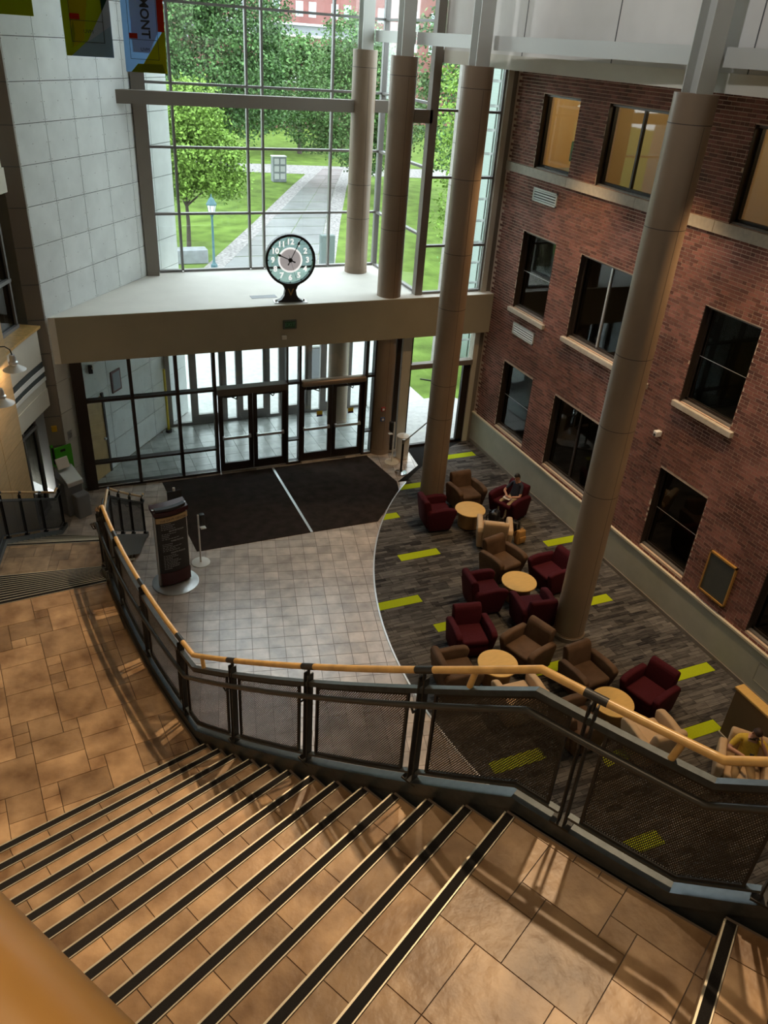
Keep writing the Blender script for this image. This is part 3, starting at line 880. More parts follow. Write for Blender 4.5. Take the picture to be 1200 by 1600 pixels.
dl = ['leftmost dark framed glass door of the entrance', 'second dark framed glass door, right leaf of left pair', 'third dark framed glass door, left leaf of right pair', 'rightmost dark framed glass door of the two pairs']
for k, (a, b) in enumerate(((3.71, 4.59), (4.60, 5.48), (5.88, 6.765), (6.775, 7.66))):
    d = door_leaf(k + 1, a, b, dl[k], k % 2 == 0)
    if k >= 2:
        MB().box(.02, .18, -.008, -.005, 1.28, 1.44).build('sticker', mat('sticker_yellow', (.55, .42, .02), .5), d)
        MB().box(.02, .18, -.010, -.006, 1.28, 1.33).build('sticker_band', mat('sticker_purple', (.05, .03, .12), .5), d)
ent = empty('trim_7', (0, 0, 0), 'dark frame around and above the entrance doors', 'trim', kind='structure')
frame_bar('mullion', 5.48, 5.53, 0, 3.4, ent); frame_bar('mullion', 5.82, 5.88, 0, 3.4, ent); frame_bar('mullion', 7.66, 7.73, 0, 3.4, ent); frame_bar('mullion', 7.92, 7.97, 0, 3.4, ent)
for a, b in ((3.675, 5.48), (5.88, 7.66)):
    frame_bar('transom', a, b, 3.34, 3.4, ent)
    MB().box(a, b, YE - .004, YE + .004, 2.38, 3.34).build('pane', M_GLASS, ent)
MB().box(3.675, 5.48, YE - .2, YE + .06, 2.21, 2.38).build('operator_box', mat('operator_bronze', (.12, .10, .085), .4, .4), ent)
MB().rbox((6.77, YE - .09, 2.30), (1.8, .24, .15), .05, 3).build('operator_box', mat('operator_warm', (.30, .22, .16), .35, .6), ent, True)
for a, b in ((5.53, 5.82), (7.73, 7.92)):
    for z, h in ((.03, .06), (.70, .04), (2.33, .06), (3.37, .06)): frame_bar('transom', a, b, z - h / 2, z + h / 2, ent)
    for z0, z1 in ((.06, .68), (.72, 2.30), (2.36, 3.34)): MB().box(a, b, YE - .004, YE + .004, z0, z1).build('pane', M_GLASS, ent)
    MB().box(a, b, YE - .10, YE - .09, .05, .08).build('sill_strip', M_ALU, ent)
for x in (2.3,): pass

# glass door right of the ledge column
rd = empty('window_24', (0, 0, 0), 'glazed screen with side door between ledge column and brick wall', 'window', kind='structure')
MB().box(8.56, 8.68, YE - .06, YE + .06, 0, 3.4).build('mullion', M_BRONZE_D, rd)
MB().box(8.72, 8.98, YE - .08, YE + .1, 0, 3.4).build('post', M_CREAM, rd)
MB().box(8.98, 10.88, YE - .14, YE + .06, 2.42, 2.56).build('transom', M_TAUPE, rd)
MB().box(8.98, 10.88, YE - .06, YE + .06, 3.34, 3.40).build('transom', M_BRONZE_D, rd)
MB().box(8.98, 9.03, YE - .05, YE + .05, 0, 3.34).build('stile', M_BRONZE_D, rd); MB().box(10.66, 10.88, YE - .05, YE + .05, 0, 2.42).build('stile', M_BRONZE_D, rd)
MB().box(8.98, 10.88, YE - .05, YE + .05, 0, .08).build('bottom_rail', M_BRONZE_D, rd)
MB().box(9.03, 10.66, YE - .004, YE + .004, .08, 2.42).build('pane', M_GLASS, rd); MB().box(9.03, 10.30, YE - .004, YE + .004, 2.56, 3.34).build('pane', M_GLASS, rd)
MB().box(10.30, 10.36, YE - .05, YE + .05, 2.56, 3.34).build('mullion', M_GREYFR, rd); MB().box(10.36, 10.88, YE - .004, YE + .004, 2.56, 3.34).build('pane', M_GLASS, rd)
c_ = MB(); c_.bar((9.3, YE - .1, 2.12), (9.55, YE - .3, 2.12), .03, .03); c_.bar((9.55, YE - .3, 2.12), (9.75, YE - .06, 2.2), .02, .02); c_.build('door_closer', M_BLACK, rd)

# ---------------------------------------------------------------- vestibule and outer doors
vf = tag(MB().prism([(.1, YD - .05), (9.1, YD - .05), (9.1, YV + .1), (2.6, YV + .1)], -.3, -.014).build('floor_vestibule', M_GROUT), 'grey tiled vestibule floor between the two door rows', 'floor', kind='structure')
for i in range(20):
    for j in range(7):
        x = .4 + i * .45; y = YD + .02 + j * .45
        poly = [(x + .004, y + .004), (x + .446, y + .004), (x + .446, y + .446), (x + .004, y + .446)]
        poly = clip_half(poly, (DN.x, DN.y), DN.x * D0.x + DN.y * D0.y + .01)
        if len(poly) >= 3: poly = clip_half(poly, (-1, 0), -9.08)
        if len(poly) >= 3: poly = clip_half(poly, (0, -1), -YV)
        if len(poly) >= 3 and area(poly) > .01: slab_piece('tile', poly, -.014, 0.0, M_VFLOOR, vf)
ow = empty('window_25', (0, 0, 0), 'grey outer entrance screen behind the vestibule', 'window', kind='structure')
GX = [2.95, 3.62, 4.55, 4.95, 5.85, 6.25, 7.15, 7.55, 8.45, 9.02]
for x in GX: MB().box(x - .06, x + .06, YV - .06, YV + .06, 0, 3.4).build('mullion', M_GREYFR, ow)
for i in range(len(GX) - 1):
    a, b = GX[i] + .06, GX[i + 1] - .06
    wide = b - a > .6
    for z0, z1 in ((0, .30 if wide else .08), (2.16, 2.24), (3.34, 3.40)): MB().box(a, b, YV - .05, YV + .05, z0, z1).build('rail', M_GREYFR, ow)
    if wide:
        MB().box(a, a + .08, YV - .04, YV + .04, .30, 2.16).build('stile', M_GREYFR, ow); MB().box(b - .08, b, YV - .04, YV + .04, .30, 2.16).build('stile', M_GREYFR, ow)
    else:
        MB().box(a, b, YV - .04, YV + .04, 1.0, 1.05).build('rail', M_ALU, ow)
    for z0, z1 in ((.30 if wide else .08, 2.16), (2.24, 3.34)): MB().box(a, b, YV - .004, YV + .004, z0, z1).build('pane', M_GLASS, ow)
ww = tag(MB().box(9.02, 9.12, 18.45, YV, 0, 3.4).build('wall_vestibule', M_GLASS), 'glass side wall of the vestibule', 'wall', kind='structure')
tag(MB().lathe([(.30, 0), (.30, 3.4)], (7.75, 20.5, 0), 32).build('column', M_COLUMN, None, True), 'pale round column standing inside the vestibule', 'column')
vd = empty('door_8', (0, 0, 0), 'tan wooden door in the left wall of the vestibule', 'door', kind='structure')
diag_box(MB(), .75, 1.55, .002, .03, 0, 2.1).build('door_leaf', M_DOORWOOD, vd); diag_box(MB(), .68, .75, .002, .05, 0, 2.17).build('jamb', M_BRONZE_D, vd); diag_box(MB(), 1.55, 1.62, .002, .05, 0, 2.17).build('jamb', M_BRONZE_D, vd)
diag_box(MB(), 1.45, 1.5, .03, .08, .95, 1.0).build('handle', M_ALU, vd)
yp = empty('safety_pole', (2.82, 21.05, 0), 'yellow pole standing in the vestibule corner', 'pole')
MB().cyl((0, 0, .08), (0, 0, 1.9), .035, 12).build('pole', mat('yellow_paint', (.60, .46, .02), .5), yp, True); MB().lathe([(.09, 0), (.09, .08)], n=16).build('base', M_BLACK, yp)
fa = empty('alarm_box', diag(1.25, .01, 2.9), 'black alarm box high on the vestibule wall', 'alarm')
MB().rbox((.03, -.03, 0), (.1, .1, .2), .01, 1).build('housing', M_BLACK, fa); MB().rbox((.08, -.07, .04), (.05, .05, .05), .01, 1).build('strobe', M_WHITE, fa)
pf = empty('picture_frame', diag(2.25, .0, 2.25), 'dark red framed notice on the vestibule wall', 'frame')
t_ = math.atan2(DU.y, DU.x)
pf.rotation_euler = (0, 0, t_)
MB().box(-.2, .2, -.03, 0, -.28, .28).build('frame', mat('dark_red_frame', (.10, .02, .015), .5), pf); MB().box(-.15, .15, -.035, -.03, -.23, .23).build('notice', M_GREYP, pf)

# ---------------------------------------------------------------- curved gallery wall on the left (same centre as the stair)
def arc_band(mb, r0, r1, a0, a1, z0, z1, n=12, mi=0, rnd=.5):
    R = []
    for k in range(n + 1):
        a = a0 + (a1 - a0) * k / n
        R.append([pol(r1, a, z0), pol(r0, a, z0), pol(r0, a, z1), pol(r1, a, z1)])
    return mb.rings(R, mi, rnd=rnd)


g1 = tag(arc_band(MB(), 17.62, 18.05, 154.2, 176, 2.75, 4.36).build('wall_gallery', M_CREAM), 'curved cream apron of the first gallery above the shopfront', 'wall', kind='structure')
arc_band(MB(), 17.60, 17.63, 154.2, 176, 2.62, 3.02).build('apron_band', M_CREAM, g1)
arc_band(MB(), 17.605, 17.64, 154.25, 176, 3.52, 3.64).build('shadow_slot', M_BLACK, g1); arc_band(MB(), 17.605, 17.64, 154.25, 176, 3.30, 3.42).build('shadow_slot', M_BLACK, g1)
arc_band(MB(), 17.59, 17.63, 154.2, 176, 3.42, 3.52).build('trim_strip', M_WHITE, g1); arc_band(MB(), 17.59, 17.63, 154.2, 176, 3.22, 3.30).build('trim_strip', M_WHITE, g1)
arc_band(MB(), 17.56, 18.0, 154.0, 176, 4.36, 4.41).build('wood_sill', M_WOOD, g1)
g2 = tag(arc_band(MB(), 17.62, 18.05, 155.2, 176, 7.55, 8.95).build('wall_gallery_upper', M_CREAM), 'curved cream apron of the upper gallery at left edge', 'wall', kind='structure')
arc_band(MB(), 17.58, 18.05, 155.2, 176, 7.12, 7.55).build('apron_band', M_CREAM, g2)
arc_band(MB(), 17.56, 18.05, 155.2, 176, 8.95, 9.0).build('sill', M_CAP, g2)
for nm, z0, z1, lab, A in (('window_26', 4.41, 7.12, 'dark curved gallery window at the left edge of the view', (154.6, 157.6, 160.6)), ('window_27', 0, 2.7, 'dark shopfront glazing beneath the curved cream apron', (154.6, 156.6, 159.4))):
    w = empty(nm, (0, 0, 0), lab, 'window', kind='structure')
    for a in A: arc_band(MB(), 17.93, 18.02, a, a + .2, z0, z1, 1).build('mullion', M_GREYFR, w)
    for z in (z0, z0 + (z1 - z0) * (.35 if z0 > 1 else .78), z1 - .06): arc_band(MB(), 17.91, 18.02, 154.6, 170, z, z + .07).build('transom', M_GREYFR, w)
    for i in range(2): arc_band(MB(), 17.97, 17.98, A[i] + .2, A[i + 1], z0 + .05, z1 - .06, 3).build('pane', M_GLASSD, w)
    arc_band(MB(), 18.9, 19.0, 152, 176, z0, z1).build('room_back', M_ROOM, w)
tag(arc_band(MB(), 17.97, 19.2, 152.4, 176, 2.62, 2.75).build('ceiling_gallery', M_CREAM), 'underside of the gallery at left', 'ceiling', kind='structure')
tag(arc_band(MB(), 18.05, 19.2, 152.4, 176, 8.9, 9.0).build('ceiling_gallery_upper', M_CREAM), 'floor of the upper gallery at left', 'ceiling', kind='structure')
tag(arc_band(MB(), 19.2, 19.4, 144.6, 200, 0, 15, 30).build('wall_gallery_back', M_CREAM), 'back wall of the galleries at left', 'wall', kind='structure')
tag(MB().prism([(-.30, 18.26), (-.22, 18.40), (-1.0, 19.75), (-1.25, 19.6)], 0, 15).build('wall_gallery_end', M_CREAM), 'end wall of the galleries behind the pilaster', 'wall', kind='structure')
# plywood clad stair wall
wp = empty('wall_wood', (0, 0, 0), 'blond wood panelled wall beside the lower stair at left', 'wall', kind='structure')
for k in range(7):
    for j, (z0, z1) in enumerate(((0, 1.2), (1.2, 2.6), (2.6, 4.0), (4.0, 5.4))):
        arc_band(MB(), 17.54, 17.62, 159.7 + k * 3.4 + .02, 159.7 + (k + 1) * 3.4 - .02, z0 + .004, z1 - .004, 4, 0, random.random()).build('panel', M_WOODP, wp)
# strobe, plate and small things on the pilaster
yb_ = empty('strobe_light', (-.17, 17.84, 1.92), 'small yellow strobe box on the brown pilaster', 'alarm'); MB().rbox((0, 0, 0), (.12, .08, .14), .015, 2).build('housing', mat('amber', (.55, .33, .02), .4), yb_)
ic = empty('intercom_plate', diag(.22, 0, 1.62), 'metal intercom plate on the panel wall beside the screen', 'intercom', rz=t_)
MB().rbox((0, -.01, 0), (.16, .02, .22), .006, 1).build('plate', M_ALU, ic); MB().box(-.05, .05, -.024, -.018, -.07, .03).build('grille', M_GREYP, ic)

# ---------------------------------------------------------------- curved staircase
DA = 1.026
KN = [(150, 0), (158.1, 0), (168.4, 1.77), (171.5, 1.77), (183.9, 3.8), (195.4, 3.8), (208.73, 6.1), (212.32, 6.1), (226, 6.1 + 13.68 * .1725)]
def zst(a):
    for (a0, z0), (a1, z1) in zip(KN, KN[1:]):
        if a <= a1: return z0 + (z1 - z0) * (a - a0) / (a1 - a0)
    return KN[-1][1]


stair = empty('staircase', pol(16.4, 195, 0), 'curved tan tiled staircase with black nosings descending to the lobby', 'staircase')
SINV = Matrix.Translation(-Vector(pol(16.4, 195, 0)))
def sect(r0, r1, a0, a1): return [pol(r1, a0)[:2], pol(r0, a0)[:2], pol(r0, a1)[:2], pol(r1, a1)[:2]][::-1] if a1 > a0 else None


def sector_poly(r0, r1, a0, a1, n=1):
    P = [pol(r0, a0 + (a1 - a0) * k / n)[:2] for k in range(n + 1)] + [pol(r1, a1 - (a1 - a0) * k / n)[:2] for k in range(n + 1)]
    if area(P) < 0: P.reverse()
    return P


def nosing(parent, a, z):
    dn = math.degrees(.068 / 16.4)
    m = MB()
    e = math.degrees(.007 / 16.4)
    R0, R1 = RI + .03, RO - .03
    m.prism(sector_poly(R0, R1, a + e, a + dn - e), z - .006, z + .005, 0)
    m.prism(sector_poly(R0, R1, a - e * .6, a + e), z - .035, z + .006, 1)
    m.prism(sector_poly(R0, R1, a + dn - e, a + dn), z - .006, z + .006, 1)
    o = m.xf(SINV).build('nosing', [M_NOSE, M_NOSE_E], parent)
    return dn


def step(a, a_back, z, cut):            # a = nosing angle (lower side), a_back = riser of the next step up
    s = MB().prism(sector_poly(RI, RO, a + .01, a_back + .1), z - .36, z - .012).xf(SINV).build('step', M_GROUT, stair)
    dn = nosing(s, a, z)
    r = RI + .02
    first = True
    while r < RO - .05:
        w = random.choice((.31, .46, .40, .46)) if not first else cut
        first = False
        r2 = min(r + w, RO - .02)
        if RO - .02 - r2 < .1: r2 = RO - .02
        poly = sector_poly(r + .003, r2 - .003, a + dn + .012, a_back - .012)
        MB().prism(poly, z - .012, z, 0, random.random()).xf(SINV).build('tile', M_TILE_STAIR, s)
        r = r2
    # riser face tiles share the tan stone
    MB().prism(sector_poly(RI + .02, RO - .02, a + .0, a + .03), z - .17, z - .035, 0, .4).xf(SINV).build('riser', M_TILE_STAIR, s)
    return s


def pack_tiles(U, V, unit):             # greedy mix of large and small rectangles on a module grid
    occ = [[False] * V for _ in range(U)]; out = []
    sizes = [(3, 3), (3, 2), (2, 2), (2, 3), (3, 2), (3, 3), (2, 2), (1, 1)]
    for v in range(V):
        for u in range(U):
            if occ[u][v]: continue
            ch = sizes[:]; random.shuffle(ch); ch += [(2, 2), (2, 1), (1, 2), (1, 1)]
            for (a, b) in ch:
                if (a, b) == (1, 1) and random.random() > .3 and ch[-1] is not (1, 1) and u + 1 < U and not occ[u + 1][v]: continue
                if u + a > U or v + b > V: continue
                if any(occ[u + i][v + j] for i in range(a) for j in range(b)): continue
                for i in range(a):
                    for j in range(b): occ[u + i][v + j] = True
                out.append((u, v, a, b)); break
            else:
                occ[u][v] = True; out.append((u, v, 1, 1))
    return out


def landing(a0, a1, z, rot, border_lo, border_hi, nose=None, unit=.1525):
    s = MB().prism(sector_poly(RI, RO, a0 + .01, a1 + .1, 10), z - .36, z - .012).xf(SINV).build('landing', M_GROUT, stair)
    lo = a0
    if nose is not None: lo = a0 + nosing(s, a0, z)
    rb = RI + .02
    am = (a0 + a1) / 2
    t = math.radians(rot); u = Vector((math.cos(t), math.sin(t))); v = Vector((-math.sin(t), math.cos(t)))
    c = Vector(pol(16.6, am)[:2])
    NU = 22; NV = int(math.radians(a1 - a0) * 17.5 / unit) + 8
    for (i, j, p, q) in pack_tiles(NU, NV, unit):
        x0 = (i - NU / 2) * unit; y0 = (j - NV / 2) * unit
        P = [c + u * (x0 + .003) + v * (y0 + .003), c + u * (x0 + p * unit - .003) + v * (y0 + .003), c + u * (x0 + p * unit - .003) + v * (y0 + q * unit - .003), c + u * (x0 + .003) + v * (y0 + q * unit - .003)]
        P = [(w.x, w.y) for w in P]
        mx = sum(w[0] for w in P) / 4; my = sum(w[1] for w in P) / 4
        aa = math.atan2(my - CY, mx - CX)
        n1 = (math.cos(aa), math.sin(aa))
        P = clip_half(P, n1, n1[0] * CX + n1[1] * CY + rb + .003)
        if len(P) >= 3: P = clip_half(P, (-n1[0], -n1[1]), -(n1[0] * CX + n1[1] * CY + RO - .02))
        for ang, sg in ((lo + .012, 1), (a1 - .012, -1)):
            if len(P) < 3: break
            tt = math.radians(ang); nn = (-math.sin(tt) * sg, math.cos(tt) * sg)
            P = clip_half(P, nn, nn[0] * CX + nn[1] * CY)
        if len(P) < 3 or area(P) < .004: continue
        MB().prism(P, z - .012, z, 0, random.random()).xf(SINV).build('tile', M_TILE_STAIR, s)
    return s


h = .177
RO = 18.42
landing(208.73, 213.35 + .02, 6.1, 27.5, 0, 0, nose=True)
for k in range(1, 13):
    step(208.73 - DA * k, 208.73 - DA * (k - 1), 6.1 - h * k, (.33, .2, .42, .28)[k % 4])
landing(183.9, 208.73 - DA * 12, 3.80, 5.5, 0, 0, nose=True)
RO = 17.5
for k in range(1, 12):
    step(183.9 - 1.03 * k, 183.9 - 1.03 * (k - 1), 3.8 - .169 * k, (.33, .2, .42)[k % 3])
landing(168.4, 172.57, 1.77, -12.0, 0, 0, nose=True)
for k in range(1, 10):
    step(168.4 - 1.03 * k, 168.4 - 1.03 * (k - 1), 1.77 - .177 * k, (.33, .2, .42)[k % 3])
RO = 18.42
for j in range(1, 7):
    step(213.35 + DA * (j - 1), 213.35 + DA * j, 6.1 + h * j, (.33, .2, .42)[j % 3])
# soffit plate under the flights so no light leaks
und = MB()
R = []
A = [158 + .5 * k for k in range(int((221 - 158) / .5))]
for a in A:
    z = max(-.3, zst(a) - .52)
    R.append([pol(RO, a, z - .05), pol(RI, a, z - .05), pol(RI, a, z + .0), pol(RO, a, z + .0)])
und.rings(R)
und.xf(SINV).build('underside', M_CREAM, stair)

# ---------------------------------------------------------------- guard rails
def samp(a0, a1, st=.4):
    A = [a0 + (a1 - a0) * k / max(1, round((a1 - a0) / st)) for k in range(max(1, round((a1 - a0) / st)) + 1)]
    A += [k[0] for k in KN if a0 < k[0] < a1]
    return sorted(set(A))


def sweep(r0, r1, d0, d1, a0, a1, st=.4):
    m = MB(); R = []
    for a in samp(a0, a1, st):
        z = zst(a)
        R.append([pol(r1, a, z + d0), pol(r0, a, z + d0), pol(r0, a, z + d1), pol(r1, a, z + d1)])
    return m.rings(R)


def guard(name, r, a0, a1, posts, label, inward, handrail=True, kerb=True, slim=False):
    g = empty(name, pol(r, (a0 + a1) / 2, 0), label, 'railing')
    I = Matrix.Translation(-Vector(pol(r, (a0 + a1) / 2, 0)))
    B = lambda mb, nm, m, par=None, sm=False, uv=None: mb.xf(I).build(nm, m, par or g, sm, uv)
    if kerb:
        B(sweep(r - .045, r + .045, .0, .10, a0, a1), 'kerb_rail', M_STEEL)
        B(sweep(r - .02, r + .03, -.42, .0, a0, a1), 'stringer', M_STEEL)
    wood = [a for a in samp(a0, a1)]
    B(MB().tube([pol(r, a, zst(a) + 1.085) for a in wood], .024, 14), 'wood_handrail', M_WOOD, None, True)
    B(sweep(r - .022, r + .022, .90, .945, a0, a1), 'top_rail', M_STEEL)
    if handrail:
        rr = r + inward * .10
        B(MB().tube([pol(rr, a, zst(a) + .86) for a in wood], .021, 12), 'grab_rail', M_STEELR, None, True)
    da = math.degrees(1 / r)
    for p in posts:
        m = MB()
        t = math.radians(p); tx = Vector((-math.sin(t), math.cos(t), 0)); rx = Vector((math.cos(t), math.sin(t), 0))
        z = zst(p)
        for sgn in ((0,) if slim else (-1, 1)):
            c = Vector(pol(r, p, z + .54)) + tx * sgn * .019
            m.obox(c, tx * .0045, rx * .028, Vector((0, 0, .485)))
        m.obox(Vector(pol(r, p, z + .105)), tx * .06, rx * .045, Vector((0, 0, .008)))
        po = B(m, 'post', M_BLACKM)
        B(MB().cyl(pol(r, p, z + .99), pol(r, p, z + 1.07), .012, 8), 'stem', M_BLACKM, po)
        e = .065 * da
        B(MB().tube([pol(r, p - e, zst(p - e) + 1.085), pol(r, p, z + 1.085), pol(r, p + e, zst(p + e) + 1.085)], .0255, 14), 'sleeve', M_BLACK, po, True)
        if handrail:
            B(MB().tube([pol(r, p, z + .78), pol(r + inward * .08, p, z + .78), pol(r + inward * .10, p, z + .84)], .009, 6), 'bracket', M_BLACK, po)
    # perforated panels between the posts
    ps = sorted(posts)
    if a0 < ps[0] - 1: ps = [a0 - .3] + ps
    if a1 > ps[-1] + 1: ps = ps + [a1 + .3]
    for p, q in zip(ps, ps[1:]):
        gp = .05 if slim else .105
        b0, b1 = p + gp * da, q - gp * da
        if b1 - b0 < .4: continue
        A = samp(b0, b1, .3)
        m = MB(); uv = []
        for a in A:
            z = zst(a)
            m.pts([pol(r, a, z + .20), pol(r, a, z + .885)]); L_ = math.radians(a - b0) * r
            uv += [(L_, z + .20), (L_, z + .885)]
        for k in range(len(A) - 1): m.face([2 * k, 2 * k + 2, 2 * k + 3, 2 * k + 1])
        pn = B(m, 'mesh_panel', M_MESH, None, False, uv)
        f = MB()
        for d in (.19, .885):
            f2 = []
            for a in A: z = zst(a); f2.append([pol(r + .012, a, z + d - .008), pol(r - .012, a, z + d - .008), pol(r - .012, a, z + d + .012), pol(r + .012, a, z + d + .012)])
            f.rings(f2)
        for a in (b0, b1):
            t = math.radians(a); tx = Vector((-math.sin(t), math.cos(t), 0)); rx = Vector((math.cos(t), math.sin(t), 0))
            f.obox(Vector(pol(r, a, zst(a) + .54)), tx * .008, rx * .012, Vector((0, 0, .35)))
        B(f, 'panel_frame', M_BLACKM, pn)
        # lower rail carrying the panel
        B(sweep(r - .02, r + .02, .165, .185, p + .03 * da, q - .03 * da), 'panel_rail', M_STEEL, pn)
    return g, I


GR = 15.40
posts = [198.2 + 3.9 * k for k in range(-7, 7)]
posts = [p for p in posts if 184.6 < p < 222]
g_main, IM = guard('guard_railing', GR, 183.7, 222, posts, 'long perforated metal guard with wood handrail along the main flight', 1)
for a, da_ in ((207.3, .8), (196.1, -.8), (211.6, .8)):     # wooden stubs near the bends
    z = zst(a)
    MB().cyl(pol(GR, a, z + 1.08), pol(GR, a - da_ * .12, z + .94), .020, 10).xf(IM).build('wood_stub', M_WOOD, g_main, True)
# end newel of the main guard
m = MB()
for aa in (183.75, 184.35):
    t = math.radians(aa); tx = Vector((-math.sin(t), math.cos(t), 0)); rx = Vector((math.cos(t), math.sin(t), 0))
    m.obox(Vector(pol(GR, aa, 3.8 + .55)), tx * .02, rx * .03, Vector((0, 0, .5)))
m.xf(IM).build('end_post', M_BLACKM, g_main)
g_low, IL = guard('guard_railing', GR, 157.7, 183.3, [158.2, 161.6, 165.0, 168.4, 172.0, 175.5, 179.0, 182.6], 'lower guard continuing down to the floor behind the directory sign', 1, slim=True)
g_out, IO = guard('guard_railing', 17.30, 157.0, 172, [157.3, 160.7, 164.1, 167.5, 170.9], 'outer guard of the lowest flight at the left edge', -1, handrail=False, slim=True)
tag(arc_band(MB(), 18.44, 18.6, 174, 222, 0, 8.34, 40).build('wall_stair', M_CREAM), 'plaster wall at the outer side of the stair', 'wall', kind='structure')

# upper balcony with the close wooden rail
bal = empty('balcony_railing', pol(18.49, 211, 8.6), 'blurred blond wood rail close in the lower left corner', 'railing')
IB = Matrix.Translation(-Vector(pol(18.49, 211, 8.6)))
MB().tube([pol(18.490, 200 + .25 * k, 9.672) for k in range(97)], .030, 20).xf(IB).build('wood_handrail', mat('rail_wood_near', (0.50, 0.25, 0.06), 0.4, noise=0.1, nscale=14), bal, True)
for k in range(8):
    a = 201 + 3 * k
    MB().cyl(pol(18.49, a, 8.6), pol(18.49, a, 9.645), .016, 8).xf(IB).build('post', M_BLACKM, bal)
b2 = MB()
b2.rings([[pol(18.497, 200 + k, 9.44), pol(18.483, 200 + k, 9.44), pol(18.483, 200 + k, 9.47), pol(18.497, 200 + k, 9.47)] for k in range(25)])
b2.xf(IB).build('top_rail', M_STEEL, bal)
fl = MB(); fl.rings([[pol(21.5, 198 + k, 8.35), pol(18.46, 198 + k, 8.35), pol(18.46, 198 + k, 8.6), pol(21.5, 198 + k, 8.6)] for k in range(29)])
tag(fl.build('floor_balcony', M_CREAM), 'upper gallery floor under the viewer', 'floor', kind='structure')

# ---------------------------------------------------------------- furniture of the lounge
def make_chair(m, name='armchair'):
    r = empty(name, (0, 0, 0), '', 'armchair')
    MB().box(-.30, .30, -.26, .26, 0, .07).build('plinth', M_BLACK, r)
    MB().rbox((0, -.03, .20), (.56, .58, .28), .03, 2).build('seat_base', m, r, True)
    MB().rbox((0, -.07, .385), (.54, .56, .13), .045, 3).build('seat_cushion', m, r, True)
    arm = [(-.26, .05), (.28, .05), (.36, .52), (.30, .60), (-.10, .635), (-.30, .62), (-.385, .565), (-.375, .48)]
    for s in (-1, 1):
        a, b = (.27, .40)
        mb = MB().profile([(y, z) for y, z in arm], s * a, s * b, .035, 3)
        mb.v = [(x + s * .05 * (z - .3), y, z) for x, y, z in mb.v]
        mb.build('arm', m, r, True)
    back = [(.12, .12), (.30, .05), (.43, .74), (.42, .80), (.36, .83), (.30, .81), (.26, .76)]
    MB().profile(back, -.285, .285, .035, 3).build('backrest', m, r, True)
    return r


protos = {'maroon': make_chair(M_MAROON), 'brown': make_chair(M_BROWN), 'beige': make_chair(M_BEIGE)}
used = set()
# colour, x, y, heading of the seat (degrees, 0 = faces -Y), label
D_, R_, L_F, U_ = 0, 90, -90, 180
CH = [
    ('brown', 9.16, 14.82, 2, 'brown armchair at the farthest table, facing the viewer'),
    ('maroon', 8.02, 14.20, 84, 'maroon armchair between the far column and the farthest table'),
    ('maroon', 10.02, 14.10, -68, 'maroon armchair in which the reader in navy sits'),
    ('beige', 8.95, 13.0, 152, 'beige armchair seen from behind at the farthest table'),
    ('brown', 8.50, 11.86, 12, 'brown armchair behind the second table, before the beige one'),
    ('maroon', 7.56, 11.02, 84, 'maroon armchair left of the second round table'),
    ('maroon', 9.34, 11.17, -84, 'maroon armchair right of the second table, half behind the column'),
    ('maroon', 8.26, 10.18, 172, 'maroon armchair nearest the column, back to the viewer'),
    ('maroon', 6.64, 9.88, -10, 'lone maroon armchair behind the third table, facing the viewer'),
    ('brown', 5.87, 9.02, 84, 'brown armchair left of the third table, above the wood rail'),
    ('brown', 7.47, 9.15, -72, 'brown armchair before the nearest column, right of third table'),
    ('beige', 6.64, 8.04, 178, 'beige armchair at the third table, half hidden by the wood rail'),
    ('brown', 8.14, 8.20, 6, 'brown armchair at the nearest table, right of the column foot'),
    ('maroon', 8.96, 7.44, -74, 'maroon armchair at the nearest table beside a lime plank'),
    ('beige', 8.28, 6.52, 176, 'beige armchair at the nearest table, just above the rail'),
    ('brown', 7.26, 7.22, 90, 'brown armchair behind the mesh guard, left of nearest table'),
    ('beige', 9.25, 5.50, -48, 'beige armchair in which the man in yellow sits'),
]
for (c, x, y, a, lab) in CH:
    if c in used: o = copy_tree(protos[c])
    else: o = protos[c]; used.add(c)
    o.location = (x, y, 0.011); o.rotation_euler = (0, 0, math.radians(a))
    tag(o, lab, 'armchair', 'lounge armchairs')


def make_table():
    t = empty('round_table', (0, 0, 0), '', 'table', group='low round lounge tables')
    MB().lathe([(.36, .44), (.37, .445), (.37, .465), (.365, .47)], n=48).build('table_top', M_WOODT, t, True)
    MB().lathe([(.27, .03), (.27, .44)], n=40).build('drum_base', mat('table_drum', (.34, .19, .08), .5, noise=.1, nscale=8), t, True)
    MB().lathe([(.25, 0), (.25, .03)], n=32).build('plinth', M_BLACK, t)
    return t


tproto = make_table()
TB = [(8.80, 13.92, 'low round maple table farthest from the viewer'), (8.38, 10.96, 'second low round maple table, among maroon armchairs'), (6.66, 8.88, 'third low round maple table, just above the wood rail'), (8.08, 7.36, 'nearest low round maple table beside the rail bend')]
for k, (x, y, lab) in enumerate(TB):
    o = tproto if k == 0 else copy_tree(tproto)
    o.location = (x, y, .011); tag(o, lab, 'table', 'low round lounge tables')

# low partition with wooden cap
pt = empty('low_partition', (9.88, 4.9, 0), 'low brown partition with a maple cap behind the man', 'partition')
MB().box(-.07, .07, -1.9, 1.55, .02, 1.06).build('panel', mat('partition_fabric', (.22, .15, .085), .9), pt)
MB().rbox((0, -.175, 1.085), (.2, 3.5, .05), .008, 1).build('cap', M_WOODT, pt)
MB().box(-.09, .09, -1.92, 1.57, .011, .06).build('base_trim', M_CAP, pt)

